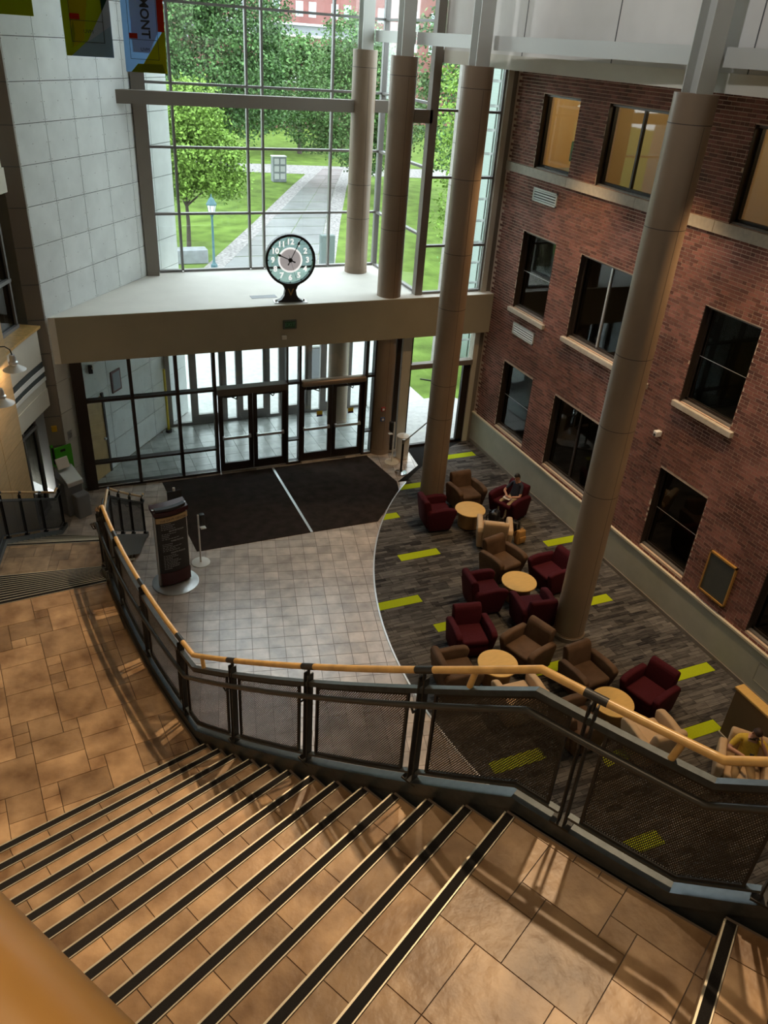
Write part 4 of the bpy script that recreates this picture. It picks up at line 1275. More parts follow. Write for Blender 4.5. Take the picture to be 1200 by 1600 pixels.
# ---------------------------------------------------------------- people
def skin_figure(name, joints, edges, regions, mats_, parent):
    me = bpy.data.meshes.new(name)
    keys = list(joints); idx = {k: i for i, k in enumerate(keys)}
    me.from_pydata([joints[k][0] for k in keys], [(idx[a], idx[b]) for a, b in edges], [])
    ob = bpy.data.objects.new(name, me); COL.objects.link(ob)
    sk = ob.modifiers.new('skin', 'SKIN'); sk.use_smooth_shade = True
    for i, k in enumerate(keys):
        r = joints[k][1]
        me.skin_vertices[0].data[i].radius = r if isinstance(r, tuple) else (r, r)
        me.skin_vertices[0].data[i].use_root = (k == 'pelvis')
    sb = ob.modifiers.new('sub', 'SUBSURF'); sb.levels = 2; sb.render_levels = 2
    dg = bpy.context.evaluated_depsgraph_get()
    m2 = bpy.data.meshes.new_from_object(ob.evaluated_get(dg))
    bpy.data.objects.remove(ob)
    m2.materials.clear()
    for m in mats_: m2.materials.append(m)
    segs = [(Vector(joints[a][0]), Vector(joints[b][0]), regions.get((a, b), 0)) for a, b in edges]
    for p in m2.polygons:
        best = None
        for a, b, rg in segs:
            d = b - a; t = max(0, min(1, (p.center - a).dot(d) / max(1e-9, d.length_squared)))
            dist = (p.center - (a + d * t)).length
            g = rg(t) if callable(rg) else rg
            if best is None or dist < best[0]: best = (dist, g)
        p.material_index = best[1]; p.use_smooth = True
    m2.name = name
    return link(name, m2, parent)


def head_parts(root, hc, face_dir, hair_m, beard=False, long_hair=False):
    f = Vector(face_dir).normalized(); up = (Vector((0, 0, 1)) - f * f.z).normalized(); sd = f.cross(up)
    M3 = Matrix((sd, f, up)).transposed()
    def E(c, s, m, nm, n=12):
        mb = MB(); bm = bmesh.new(); bmesh.ops.create_uvsphere(bm, u_segments=16, v_segments=n, radius=1)
        Mx = Matrix.Translation(Vector(hc) + M3 @ Vector(c)) @ M3.to_4x4() @ Matrix.Diagonal((s[0], s[1], s[2], 1))
        return mb.bm(bm, Mx).build(nm, m, root, True)
    # hair cap: upper and rear part of an ellipsoid slightly larger than the skull
    bm = bmesh.new(); bmesh.ops.create_uvsphere(bm, u_segments=24, v_segments=16, radius=1)
    dele = [v for v in bm.verts if (v.co.y > .25 and v.co.z < .42) or v.co.z < (-.75 if long_hair else -.25)]
    bmesh.ops.delete(bm, geom=dele, context='VERTS')
    Mx = Matrix.Translation(Vector(hc) + M3 @ Vector((0, -.012, .012))) @ M3.to_4x4() @ Matrix.Diagonal((.086, .106, .125 if not long_hair else .14, 1))
    MB().bm(bm, Mx).build('hair', hair_m, root, True)
    if beard:
        E((0, .055, -.068), (.055, .045, .05), hair_m, 'beard', 8)
        g = MB(); 
        for s in (-1, 1):
            c = Vector(hc) + M3 @ Vector((s * .033, .098, .012)); g.obox(c, M3 @ Vector((.024, 0, 0)), M3 @ Vector((0, .004, 0)), M3 @ Vector((0, 0, .014)))
        g.build('eyeglasses', M_BLACK, root)
    E((0, .098, -.012), (.014, .022, .022), M_SKIN, 'nose', 8)
    for s in (-1, 1):
        E((s * .034, .086, .012), (.012, .010, .008), M_BLACK, 'eye', 8); E((s * .082, .0, -.005), (.012, .022, .03), M_SKIN, 'ear', 8)
    E((0, .088, -.05), (.024, .008, .006), mat('lips', (.35, .12, .10), .5), 'mouth', 8)


def hand(root, wrist, palm_dir, nrm, side, m=M_SKIN, curl=.7):
    d = Vector(palm_dir).normalized(); n = Vector(nrm); n = (n - d * n.dot(d)).normalized(); s = d.cross(n) * side
    w = Vector(wrist); mb = MB()
    mb.rbox(w + d * .045, (.078, .095, .03), .012, 2, Matrix((s, d, n)).transposed())
    for k, (o_, L_) in enumerate(((-.029, .066), (-.010, .075), (.010, .07), (.029, .056))):
        p0 = w + d * .088 + s * o_; p1 = p0 + d * L_ * .45 + n * curl * .012; p2 = p1 + (d * (1 - curl) + n * curl) * L_ * .4; p3 = p2 + (n * curl + d * (.3 - curl)) * L_ * .3
        mb.tube([p0 - d * .015, p0, p1, p2, p3], .0088, 6, r2=.0068)
    t0 = w + d * .025 - s * .036; mb.tube([t0, t0 + d * .03 - s * .022 + n * .008, t0 + d * .062 - s * .02 + n * .022], .0105, 6, r2=.008)
    return mb.build('hand', m, root, True)


def seated(name, loc, rz, label, shirt, trousers, shoes, hands, head, hair, beard, long_hair, sx=1.0, armL=None, armR=None):
    # local frame: facing -Y, seat top at z = .45
    r = empty(name, loc, label, 'person', rz=rz)
    b = sx
    J = {'pelvis': ((0, .10, .53), (.15 * b, .13 * b)), 'belly': ((0, .13, .68), (.155 * b, .13 * b)), 'chest': ((0, .19, .88), (.165 * b, .125 * b)), 'upper': ((0, .21, 1.00), (.13 * b, .09)), 'neck': ((0, .195, 1.08), .055), 'head0': ((head[0] * .4, .17 + head[1] * .4, 1.15), (.068, .075)), 'head1': ((head[0], .16 + head[1], 1.24), (.078, .095)), 'head2': ((head[0], .165 + head[1], 1.31), (.05, .06))}
    E_ = [('pelvis', 'belly'), ('belly', 'chest'), ('chest', 'upper'), ('upper', 'neck'), ('neck', 'head0'), ('head0', 'head1'), ('head1', 'head2')]
    RG = {('pelvis', 'belly'): lambda t: 1 if t < .1 else 0, ('belly', 'chest'): 0, ('chest', 'upper'): 0, ('upper', 'neck'): lambda t: 0 if t < .5 else 2, ('neck', 'head0'): 2, ('head0', 'head1'): 2, ('head1', 'head2'): 2}
    for s, nm in ((-1, 'R'), (1, 'L')):
        el, wr = (armR if s < 0 else armL)
        J['sh' + nm] = ((s * .185 * b, .205, .985), .062 * b); J['el' + nm] = (el, .046 * b); J['wr' + nm] = (wr, .031)
        E_ += [('upper', 'sh' + nm), ('sh' + nm, 'el' + nm), ('el' + nm, 'wr' + nm)]
        RG[('upper', 'sh' + nm)] = 0; RG[('sh' + nm, 'el' + nm)] = lambda t: 0 if t < .75 else 2; RG[('el' + nm, 'wr' + nm)] = 2
        J['hip' + nm] = ((s * .10, .06, .52), .095 * b); J['kn' + nm] = ((s * .15, -.36, .53), .066 * b); J['an' + nm] = ((s * .13, -.42, .12), .042); J['to' + nm] = ((s * .145, -.56, .06), .04)
        E_ += [('pelvis', 'hip' + nm), ('hip' + nm, 'kn' + nm), ('kn' + nm, 'an' + nm), ('an' + nm, 'to' + nm)]
        RG[('pelvis', 'hip' + nm)] = 1; RG[('hip' + nm, 'kn' + nm)] = 1; RG[('kn' + nm, 'an' + nm)] = 1; RG[('an' + nm, 'to' + nm)] = 3
    skin_figure('body', J, E_, RG, [shirt, trousers, M_SKIN, shoes], r)
    head_parts(r, (head[0], .15 + head[1], 1.235), (head[0] * 1.5, -1, -.55), hair, beard, long_hair)
    for (w, d, n, sd) in hands: hand(r, w, d, n, sd)
    return r


M_SHOE = mat('shoe', (.05, .035, .025), .6)
# man in a mustard shirt: phone in one hand, other hand raised to his ear
man = seated('person', (9.26, 5.49, -.02), math.radians(-48), 'man in a mustard shirt and khaki shorts looking at his phone', M_YELLOW, M_KHAKI, M_SHOE,
             [((-.06, -.16, .87), (.55, -.45, .45), (0, 0, 1), -1), ((.135, .04, 1.15), (-.35, .12, .9), (-.9, .1, .0), 1)],
             (.03, -.035), mat('brown_hair', (.035, .016, .01), .7), True, False, 1.12,
             armL=((.36, -.02, .80), (.135, .04, 1.15)), armR=((-.34, .02, .80), (-.06, -.16, .87)))
man.scale = (.88, .88, .88)
ph = empty('mobile_phone', (9.26, 5.49, -.02), 'black phone in the seated man\'s hand', 'phone', rz=math.radians(-48))
ph.scale = (.88, .88, .88)
MB().rbox((.02, -.225, .955), (.075, .012, .15), .006, 2, Matrix.Rotation(math.radians(-40), 3, 'X')).build('case', M_BLACK, ph)
# reader in navy
wom = seated('person', (10.06, 14.08, .03), math.radians(-68), 'dark haired reader in a navy shirt in the maroon armchair', M_NAVY, M_KHAKI2, M_SHOE,
             [((-.06, -.20, .70), (.5, -.7, .1), (0, 0, 1), -1), ((.10, -.20, .70), (-.4, -.7, .1), (0, 0, 1), 1)],
             (0.0, -.05), M_HAIR, False, True, .92,
             armL=((.29, -.03, .72), (.10, -.20, .70)), armR=((-.29, -.03, .72), (-.06, -.20, .70)))
wom.scale = (.82, .82, .82)
bk = empty('open_book', (10.06, 14.08, .03), 'open white book on the reader\'s lap', 'book', rz=math.radians(-68))
bk.scale = (.82, .82, .82)
MB().hexa([(-.1, -.34, .66), (.02, -.36, .655), (.02, -.2, .675), (-.1, -.18, .69), (-.1, -.34, .675), (.02, -.36, .665), (.02, -.2, .685), (-.1, -.18, .705)]).build('page', M_WHITE, bk)
MB().hexa([(.02, -.36, .655), (.14, -.34, .66), (.14, -.18, .69), (.02, -.2, .675), (.02, -.36, .665), (.14, -.34, .675), (.14, -.18, .705), (.02, -.2, .685)]).build('page', M_WHITE, bk)


def bag(name, loc, rz, label, m, size, strap=True):
    r = empty(name, loc, label, 'bag', rz=rz)
    w, d, h_ = size
    MB().rbox((0, 0, h_ / 2), (w, d, h_), min(size) * .25, 3, None, 0, .5, lambda c: (c.x * (1 - .25 * (c.z / h_ + .5)), c.y * (1 - .2 * (c.z / h_ + .5)), c.z)).build('body', m, r, True)
    MB().rbox((0, -d * .52, h_ * .35), (w * .7, d * .25, h_ * .45), .02, 2).build('pocket', m, r, True)
    if strap:
        for s in (-1, 1): MB().tube([(s * w * .25, d * .4, h_ * .9), (s * w * .3, d * .75, h_ * .7), (s * w * .3, d * .7, h_ * .3), (s * w * .25, d * .45, h_ * .1)], .015, 6).build('strap', m, r, True)
        MB().tube([(-.05, 0, h_ * .97), (-.04, 0, h_ * 1.1), (.04, 0, h_ * 1.1), (.05, 0, h_ * .97)], .01, 6).build('handle', m, r, True)
    return r


bag('backpack', (9.36, 13.66, .012), .7, 'black backpack on the carpet between table and reader', M_BLACK, (.36, .24, .46))
bag('shoulder_bag', (9.68, 13.30, .012), 2.4, 'black bag slumped by the beige armchair', M_BLACKM, (.4, .22, .34))
bag('tote_bag', (9.62, 12.86, .012), .2, 'tan paper tote beside the beige armchair', mat('tan_paper', (.45, .25, .08), .8), (.28, .16, .36), True)

# ---------------------------------------------------------------- lobby things
ks = empty('directory_sign', (1.72, 13.75, 0), 'tall black floor directory sign with curved maroon top on a round base', 'sign', rz=math.radians(14))
MB().lathe([(.48, 0), (.48, .02), (.46, .03)], n=48).build('base_disc', M_ALU, ks, True)
def curved(y_f, w, z0, z1, th, n=10, bulge=.06):
    R = []
    for k in range(n + 1):
        x = -w / 2 + w * k / n; y = y_f - bulge * (1 - (2 * x / w) ** 2)
        R.append([(x, y, z0), (x, y + th, z0), (x, y + th, z1), (x, y, z1)])
    return MB().rings(R)
curved(-.06, .62, .06, 1.88, .10).build('panel', M_BLACK, ks, True)
M_MARW = mat('maroon_lacquer', (.055, .010, .012), .3)
curved(-.075, .64, .06, .36, .06).build('foot_panel', M_MARW, ks, True)
curved(-.085, .66, 1.58, 1.70, .02).build('title_band', mat('gold_band', (.55, .36, .16), .4), ks, True)
R = []
for k in range(11):
    x = -.36 + .72 * k / 10; bl = .07 * (1 - (2 * x / .72) ** 2)
    R.append([(x, -.09 - bl, 1.74), (x, .16 - bl * .3, 1.82), (x, .16 - bl * .3, 1.90), (x, -.07 - bl, 1.82)])
MB().rings(R).build('top_hood', M_MARW, ks, True)
for s in (-1, 1): MB().cyl((s * .325, .02, .02), (s * .325, .02, 1.86), .03, 12).build('side_tube', M_ALU, ks, True)
M_TXT = mat('sign_text', (.55, .55, .55), .6); M_TXTD = mat('title_text', (.04, .02, .01), .6)
def face_text(root, body, size, x, y, z, m, nm='lettering', align='CENTER', rx=90, bold=0.0):
    o = link(nm, text_mesh(nm, body, size, m, .002, align, bold), root); o.location = (x, y, z); o.rotation_euler = (math.radians(rx), 0, 0); return o
face_text(ks, 'THE DAVIS CENTER', .062, 0, -.152, 1.64, M_TXTD)
for t_, z in (('SECOND FLOOR', 1.36), ('THIRD FLOOR', 1.12), ('FOURTH FLOOR', .84)): face_text(ks, t_, .042, .06, -.128, z, M_TXT)
ln = MB()
random.seed(3)
for z0, n in ((1.53, 4), (1.30, 4), (1.06, 5), (.78, 9)):
    for k in range(n):
        L_ = random.uniform(.14, .40); z = z0 - k * .04
        for q in range(6):
            xa = -.24 + L_ * q / 6; xb = -.24 + L_ * (q + .8) / 6; xm = (xa + xb) / 2
            y = -.06 - .06 * (1 - (2 * xm / .62) ** 2) - .003
            ln.box(xa, xb, y, y + .003, z - .004, z + .004)
o = ln.build('text_lines', M_TXT, ks); o['kind'] = 'stuff'


def sanitizer(loc, label, rz=0.0):
    s = empty('sanitizer_stand', loc, label, 'dispenser', rz=rz, group='hand sanitizer stands')
    MB().lathe([(.20, 0), (.20, .015), (.18, .022)], n=36).build('base', M_WHITE, s, True)
    MB().cyl((0, 0, .02), (0, 0, 1.22), .02, 12).build('pole', M_WHITE, s, True)
    MB().rbox((.085, 0, 1.10), (.11, .12, .26), .025, 2).build('dispenser', M_BLACK, s, True)
    MB().rbox((.095, 0, .88), (.12, .11, .02), .008, 1).build('drip_tray', M_WHITE, s)
    return s


sanitizer((2.36, 14.30, 0), 'white sanitizer stand beside the directory sign', .1)
sanitizer((8.32, 17.55, 0), 'white sanitizer stand at the ledge column by the doors', 3.0)
sp = empty('queue_post', (8.30, 16.88, 0.012), 'chrome belt post on the tile wedge by the mat', 'post')
MB().lathe([(.165, 0), (.165, .02), (.05, .05), (.05, .06)], n=32).build('base', M_CHROME, sp, True); MB().cyl((0, 0, .05), (0, 0, .97), .03, 16).build('pole', M_BLACKM, sp, True); MB().cyl((0, 0, .90), (0, 0, 1.0), .036, 16).build('belt_head', M_CHROME, sp, True)
tag(MB().bar((8.33, 16.90, .93), (9.85, 18.18, .93), .004, .05).build('queue_belt', M_GREYP), 'dark belt stretched from the chrome post to the glass', 'belt')
bn = empty('waste_bin', (8.72, 17.75, .012), 'white round waste bin behind the chrome post', 'bin')
MB().lathe([(.17, 0), (.18, .55), (.18, .62)], n=28).build('body', M_WHITE, bn, True); MB().lathe([(.185, .62), (.185, .66), (.06, .72)], n=28).build('lid', M_WHITE, bn, True)
ez = empty('easel_sign', (2.12, 15.86, .013), 'black easel sign standing on the mat behind the directory', 'sign', rz=.1)
MB().box(-.16, .16, -.02, .02, .62, .98).build('board', M_BLACK, ez); MB().cyl((0, 0, 0), (0, 0, .62), .02, 8).build('pole', M_BLACKM, ez); MB().lathe([(.17, 0), (.17, .015)], n=20).build('base', M_BLACKM, ez); MB().cyl((0, 0, .98), (0, 0, 1.06), .03, 8).build('knob', M_WHITE, ez)
# exit sign and sensor on the fascia
ex = empty('exit_sign', (5.48, 17.98, 3.98), 'green exit sign on the fascia under the clock', 'sign')
MB().rbox((0, -.03, 0), (.34, .05, .22), .008, 1).build('housing', mat('exit_box', (.10, .12, .11), .4), ex)
MB().box(-.13, .13, -.06, -.055, -.08, .08).build('face', mat('exit_green', (.02, .09, .05), .3), ex); face_text(ex, 'EXIT', .13, 0, -.062, 0, mat('exit_text', (.10, .28, .18), .4))
sn = empty('motion_sensor', (5.34, 17.98, 3.66), 'small pale motion sensor below the exit sign', 'sensor'); MB().rbox((0, -.03, 0), (.12, .06, .1), .012, 2).build('housing', M_WHITE, sn)
for z, m_, lab, kd in ((1.42, mat('red_plate', (.35, .03, .03), .4), 'red emergency plate on the ledge column', 'plate'), (1.12, mat('blue_plate', (.03, .08, .25), .4), 'blue door push plate on the ledge column', 'button')):
    p = empty('wall_plate', (8.16, 18.03, z), lab, kd); MB().rbox((0, -.02, 0), (.12, .04, .12), .008, 1).build('plate', m_, p); MB().rbox((0, -.045, 0), (.06, .012, .06), .004, 1).build('mark', M_WHITE, p)

# clock on the ledge
ck = empty('pedestal_clock', (5.57, 18.22, ZL), 'round glass lobby clock with white numerals on a black pedestal', 'clock', rz=math.radians(-6))
CZ = 1.0; CRd = .57
M_DIAL = glass_mat('dial_glass', (.56, .66, .64), 1.3, .8)
M_CLOCKGLOW = mat('white_glow', (.85, .85, .82), .5, emit=(1.0, 1.0, .97), estr=.75)   # glow of the lit ring, also given to the numerals to stand out
def dcyl(r, y0, y1, n=48): return MB().rings([[(r * math.cos(2 * math.pi * k / n), y, CZ + r * math.sin(2 * math.pi * k / n)) for k in range(n)] for y in (y0, y1)])
dcyl(CRd, -.006, .006).build('dial', M_DIAL, ck)
rim = MB(); n = 56
prof = [(CRd - .025, -.07), (CRd + .03, -.07), (CRd + .03, .07), (CRd - .025, .07)]
R = [[(r * math.cos(2 * math.pi * k / n), y, CZ + r * math.sin(2 * math.pi * k / n)) for r, y in prof] for k in range(n)] 
rim.rings(R + [R[0]], cap=False); rim.build('rim', M_BLACK, ck, True)
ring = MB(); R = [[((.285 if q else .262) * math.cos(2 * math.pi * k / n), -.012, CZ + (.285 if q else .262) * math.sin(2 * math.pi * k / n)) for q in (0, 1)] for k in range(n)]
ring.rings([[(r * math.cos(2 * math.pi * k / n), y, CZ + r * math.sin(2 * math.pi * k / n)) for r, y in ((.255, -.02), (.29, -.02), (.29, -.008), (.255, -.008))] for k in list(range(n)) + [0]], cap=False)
ring.build('centre_ring', M_CLOCKGLOW, ck)
dcyl(.256, -.012, -.008).build('centre_disc', mat('centre_glow', (.62, .57, .58), .5, emit=(1, .95, .96), estr=.22), ck)  # faint glow added to lighten the disc
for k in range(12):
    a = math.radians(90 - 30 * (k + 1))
    face_text(ck, str(k + 1), .18, .415 * math.cos(a), -.016, CZ + .415 * math.sin(a), M_CLOCKGLOW, 'numeral', bold=.006)
    tk = MB(); u = Vector((math.cos(a), 0, math.sin(a))); v = Vector((-math.sin(a), 0, math.cos(a)))
    tk.obox(Vector((0, -.014, CZ)) + u * (CRd - .03), u * .03, Vector((0, .004, 0)), v * .012); tk.build('hour_mark', M_BLACK, ck)
def hand_c(ang, L_, w, y, nm):
    a = math.radians(90 - ang); u = Vector((math.cos(a), 0, math.sin(a))); v = Vector((-math.sin(a), 0, math.cos(a))); c = Vector((0, y, CZ))
    m = MB(); P = [c - u * .13 - v * w * .8, c - u * .13 + v * w * .8, c + v * w * .4, c + u * L_ * .72 + v * w * .5, c + u * L_ * .8 + v * w * 1.6, c + u * L_, c + u * L_ * .8 - v * w * 1.6, c + u * L_ * .72 - v * w * .5, c - v * w * .4]
    b = m.pts([p - Vector((0, .004, 0)) for p in P] + [p + Vector((0, .004, 0)) for p in P]); n_ = len(P)
    m.face([b + i for i in range(n_)]); m.face([b + n_ + i for i in reversed(range(n_))])
    for i in range(n_): m.face([b + i, b + n_ + i, b + n_ + (i + 1) % n_, b + (i + 1) % n_])
    m.build(nm, M_BLACK, ck)
hand_c(294, .34, .022, -.035, 'hour_hand'); hand_c(27, .53, .018, -.045, 'minute_hand'); hand_c(162, .50, .004, -.052, 'second_hand')
MB().rings([[(r * math.cos(2 * math.pi * k / 16), y, CZ + r * math.sin(2 * math.pi * k / 16)) for k in range(16)] for r, y in ((.05, -.02), (.05, -.05), (.02, -.06))]).build('hub', M_BLACK, ck, True)
R = [[(s * w, -d, z) for s, d in ((-1, .08), (1, .08))] + [(w, .08, z), (-w, .08, z)] for w, z in ((.30, .02), (.30, .04), (.22, .08), (.15, .18), (.13, .30), (.17, .40), (.24, .46))]
MB().rings(R).build('pedestal', M_BLACK, ck, False)
MB().box(-.40, .40, -.13, .13, 0, .02).build('foot_plate', M_ALU, ck)
for s in (-1, 1): MB().lathe([(.03, .02), (.03, .05), (.015, .07)], (s * .34, 0, 0), 10).build('anchor_bolt', M_CHROME, ck)
face_text(ck, 'V', .25, 0, -.09, .25, mat('gold_letter', (.45, .26, .07), .4), 'letter')

# banners
def banner(loc, rz, w, h_, label, scheme):
    b = empty('hanging_banner', loc, label, 'banner', rz=rz, group='hanging atrium banners')
    cols = {'y': translucent_mat('banner_yellow', (.56, .50, .02)), 'g': translucent_mat('banner_olive', (.30, .34, .02)), 'b': translucent_mat('banner_blue', (.36, .52, .70)), 'd': translucent_mat('banner_dark', (.02, .07, .05)), 'r': translucent_mat('banner_red', (.60, .05, .02)), 'w': translucent_mat('banner_pale', (.52, .60, .74))}
    for nm, key, P, dy in scheme:
        m = MB(); n_ = len(P)
        # cloth panels sit proud of one another by a hair and share a gentle wave
        def pt(u, v, d): return ((u - .5) * w, .015 * math.sin(u * 7 + v * 3) - d, v * h_)
        # triangulated fan keeps the wave
        b0 = m.pts([pt(u, v, dy) for u, v in P] + [pt(u, v, dy - .004) for u, v in P])
        m.face([b0 + i for i in range(n_)]); m.face([b0 + n_ + i for i in reversed(range(n_))])
        for i in range(n_): m.face([b0 + i, b0 + n_ + i, b0 + n_ + (i + 1) % n_, b0 + (i + 1) % n_])
        m.build(nm, cols[key], b)
    f = MB(); 
    for a_, c_ in (((.14, .09), (.82, .09)), ((.14, .09), (.14, 1)), ((.82, .09), (.82, 1)), ((.14, .22), (.82, .22))):
        x0, x1 = sorted(((a_[0] - .5) * w, (c_[0] - .5) * w)); z0, z1 = sorted((a_[1] * h_, c_[1] * h_))
        f.box(x0 - .004, x1 + .004, -.034, -.028, z0 - .004, z1 + .004)
    f.build('printed_frame', M_BLACK, b)
    x0 = -.36 * w
    MB().box(x0, x0 + .2 * w, -.036, -.03, .225 * h_, .26 * h_).build('red_tab', cols['r'], b)
    o = face_text(b, 'UVM', .085, 0, -.034, .155 * h_, M_BLACK)
    return b, h_
S1 = [('cloth', 'g', [(0, 0), (1, 0), (1, 1), (0, 1)], .0), ('cloth_panel', 'y', [(.14, .12), (.4, .25), (.88, 1.0), (.14, 1.0)], .012), ('cloth_panel', 'b', [(.1, 0), (1, 0), (1, .6)], .014), ('cloth_panel', 'w', [(.45, .22), (1, .5), (1, .95), (.8, .68)], .018), ('cloth_panel', 'd', [(.82, .7), (1, .95), (1, 1), (.78, 1)], .02)]
S2 = [('cloth', 'b', [(0, 0), (1, 0), (1, 1), (0, 1)], .0), ('cloth_panel', 'y', [(.3, .0), (1, 0), (1, .68)], .012), ('cloth_panel', 'r', [(.84, .62), (1, .62), (1, 1), (.84, 1)], .016), ('cloth_panel', 'g', [(.12, 0), (.95, 0), (.9, .14), (.3, .13)], .014), ('cloth_panel', 'w', [(.2, .3), (.6, .3), (.84, .62), (.84, 1), (.2, 1)], .013)]
b, h_ = banner((1.54, 17.8, 9.42), math.radians(8), .86, 2.6, 'yellow and grey hanging banner before the panel wall', [(n, k, [(u, min(1, v * .4) if v < 1 else 1) for u, v in P], d) for n, k, P, d in S1])
b, h_ = banner((2.66, 18.6, 9.17), math.radians(-8), .80, 2.6, 'blue and red hanging banner lettered vertically before the window', [(n, k, [(u, min(1, v * .45) if v < 1 else 1) for u, v in P], d) for n, k, P, d in S2])
tm = text_mesh('lettering', 'VERMONT', .23, M_BLACK, .002, 'RIGHT', .006)
o = link('lettering', tm, b); o.location = (0.03, -.036, 2.5); o.rotation_euler = (math.radians(90), math.radians(90), 0)
o.location = (0.03, -.036, .60)
banner((.20, 17.4, 10.0), math.radians(8), .86, 2.6, 'olive hanging banner at the top left edge', [(n, k, [(u, min(1, v * .4) if v < 1 else 1) for u, v in P], d) for n, k, P, d in S1[:2]])

# gooseneck lamps at the left
for (x, y, z, lab) in ((-.66, 15.5, 4.30, 'silver gooseneck lamp reaching from the wood wall, upper one'), (-.93, 14.75, 3.95, 'silver gooseneck lamp at the very left edge, lower one')):
    l = empty('gooseneck_lamp', (x, y, z), lab, 'lamp', group='gooseneck wall lamps')
    MB().tube([(-.75, .05, .36), (-.4, .04, .42), (-.1, .02, .42), (-.02, 0, .36), (0, 0, .26)], .012, 8).build('arm', M_BLACKM, l, True)
    MB().lathe([(.045, .26), (.06, .22), (.06, .14), (.085, .12), (.085, .09), (.06, .07)], n=20).build('socket', M_ALU, l, True)
    MB().lathe([(.06, .07), (.09, .05), (.21, -.03), (.205, -.035), (.085, .04)], n=28, cap=False).build('shade', M_WHITE, l, True)
    MB().lathe([(.03, .05), (.05, .0), (.02, -.03)], n=12).build('bulb', mat('bulb', (1, 1, 1), .5, emit=(1, .8, .55), estr=6), l, True)
    lamp('gooseneck_glow', 'POINT', (x, y, z - .06), 5, WARM2, .05)

# green and grey service kiosk at the foot of the panel wall
vk = empty('service_kiosk', (-.05, 17.30, 0), 'grey and green self-service kiosk against the pilaster', 'kiosk', rz=math.radians(28))
MB().rbox((0, 0, .45), (.44, .42, .9), .02, 1).build('cabinet', M_GREYP, vk)
MB().profile([(-.32, .82), (.18, .90), (.18, 1.14), (.10, 1.16), (-.30, .92)], -.20, .20, .01, 1).build('console', M_ALU, vk)
MB().rbox((-.06, .02, 1.30), (.30, .03, .26), .01, 1, Matrix.Rotation(math.radians(-18), 3, 'X')).build('screen', M_WHITE, vk)
MB().rbox((.10, .24, .82), (.46, .05, 1.55), .02, 2).build('green_back', M_GREEN, vk); MB().rbox((-.16, .20, 1.45), (.07, .05, .55), .03, 2).build('sign_arm', M_GREEN, vk)
MB().rbox((-.16, .17, 1.45), (.05, .02, .42), .02, 2).build('sign_inset', M_BLACK, vk)
MB().rbox((.10, .21, 1.50), (.12, .02, .06), .005, 1).build('label_plate', M_BLACK, vk)
MB().rbox((.06, -.34, .30), (.34, .22, .60), .03, 2).build('side_bin', M_GREYP, vk)

# ---------------------------------------------------------------- outdoors
random.seed(21)
lawn = tag(MB().box(-80, 120, 21.5, 170, -.4, -.06).build('ground_lawn', M_GRASS), 'green lawn beyond the glass', 'lawn', kind='structure')
tag(MB().prism([(-14, 21.46), (11.2, 21.46), (11.2, 24.0), (14.2, 38.9), (-14, 38.9)], -.38, -.03).build('floor_plaza', M_PAVE), 'pale paved plaza outside the entrance doors', 'paving', kind='structure')
tag(MB().prism([(9.14, 18.5), (13.3, 18.5), (12.2, 21.5), (9.14, 21.5)], -.36, -.02).build('floor_side_walk', M_PAVE), 'pale paving outside the side door', 'paving', kind='structure')
pa = empty('garden_path', (13, 45, 0), 'wet grey paved path crossing the lawn', 'path', kind='structure')
pL = [(8.4, 38.9), (13.9, 49.8), (20.3, 62.8), (25, 72)]; pR = [(13.3, 38.9), (17.6, 49.8), (22.9, 62.8), (27, 72)]
def along(P, t):
    t = t * (len(P) - 1); i = min(int(t), len(P) - 2); f = t - i
    return (P[i][0] + (P[i + 1][0] - P[i][0]) * f, P[i][1] + (P[i + 1][1] - P[i][1]) * f)
for k in range(14):
    t0, t1 = k / 14, (k + 1) / 14
    for s in range(2):
        def mix(t, q): a, b = along(pL, t), along(pR, t); return (a[0] + (b[0] - a[0]) * q - 13, a[1] + (b[1] - a[1]) * q - 45)
        MB().prism([mix(t0 + .002, s * .5 + .005), mix(t0 + .002, s * .5 + .495), mix(t1 - .002, s * .5 + .495), mix(t1 - .002, s * .5 + .005)], -.2, -.035 + random.uniform(-.004, .004)).build('slab', M_PATH, pa)
for P, sgn in ((pL, -1), (pR, 1)):
    R = [[(x + sgn * (.0 if q in (0, 3) else 1.0), y, z) for q, z in ((0, -.2), (1, -.2), (2, -.045), (3, -.045))] for x, y in [along(P, k / 12) for k in range(13)]]
    tag(MB().rings(R).build('gravel_strip', M_GRAVEL), 'grey gravel strip %s the garden path' % ('left of' if sgn < 0 else 'right of'), 'gravel', kind='stuff')
tag(MB().prism([(16, 70), (40, 66), (60, 66), (60, 69), (30, 73), (10, 76)], -.2, -.04).build('cross_path', M_GRAVEL), 'gravel cross path at the far end of the lawn', 'path', kind='structure')
bn_ = empty('stone_bench', (6.5, 40.4, -.06), 'long granite block bench at the lawn edge', 'bench')
MB().rbox((-.1, 0, .35), (3.2, .7, .7), .04, 1).build('block', M_GRANITE, bn_); MB().rbox((-2.6, .05, .33), (1.7, .7, .66), .04, 1).build('block', M_GRANITE, bn_)
sm = empty('stone_marker', (18.9, 65, -.06), 'square granite marker stone with carved panels on the lawn', 'marker')
MB().rbox((0, 0, 1.35), (1.9, 1.1, 2.7), .06, 1).build('block', M_GRANITE, sm); MB().rbox((0, 0, 2.75), (2.0, 1.2, .12), .03, 1).build('cap', M_WHITEP, sm)
for i in range(2):
    for j in range(3): MB().box(-.75 + i * .85, -.1 + i * .85, -.58, -.55, .35 + j * .8, .95 + j * .8).build('carved_panel', M_WHITEP, sm)
sm.scale = (.58, .58, .68)
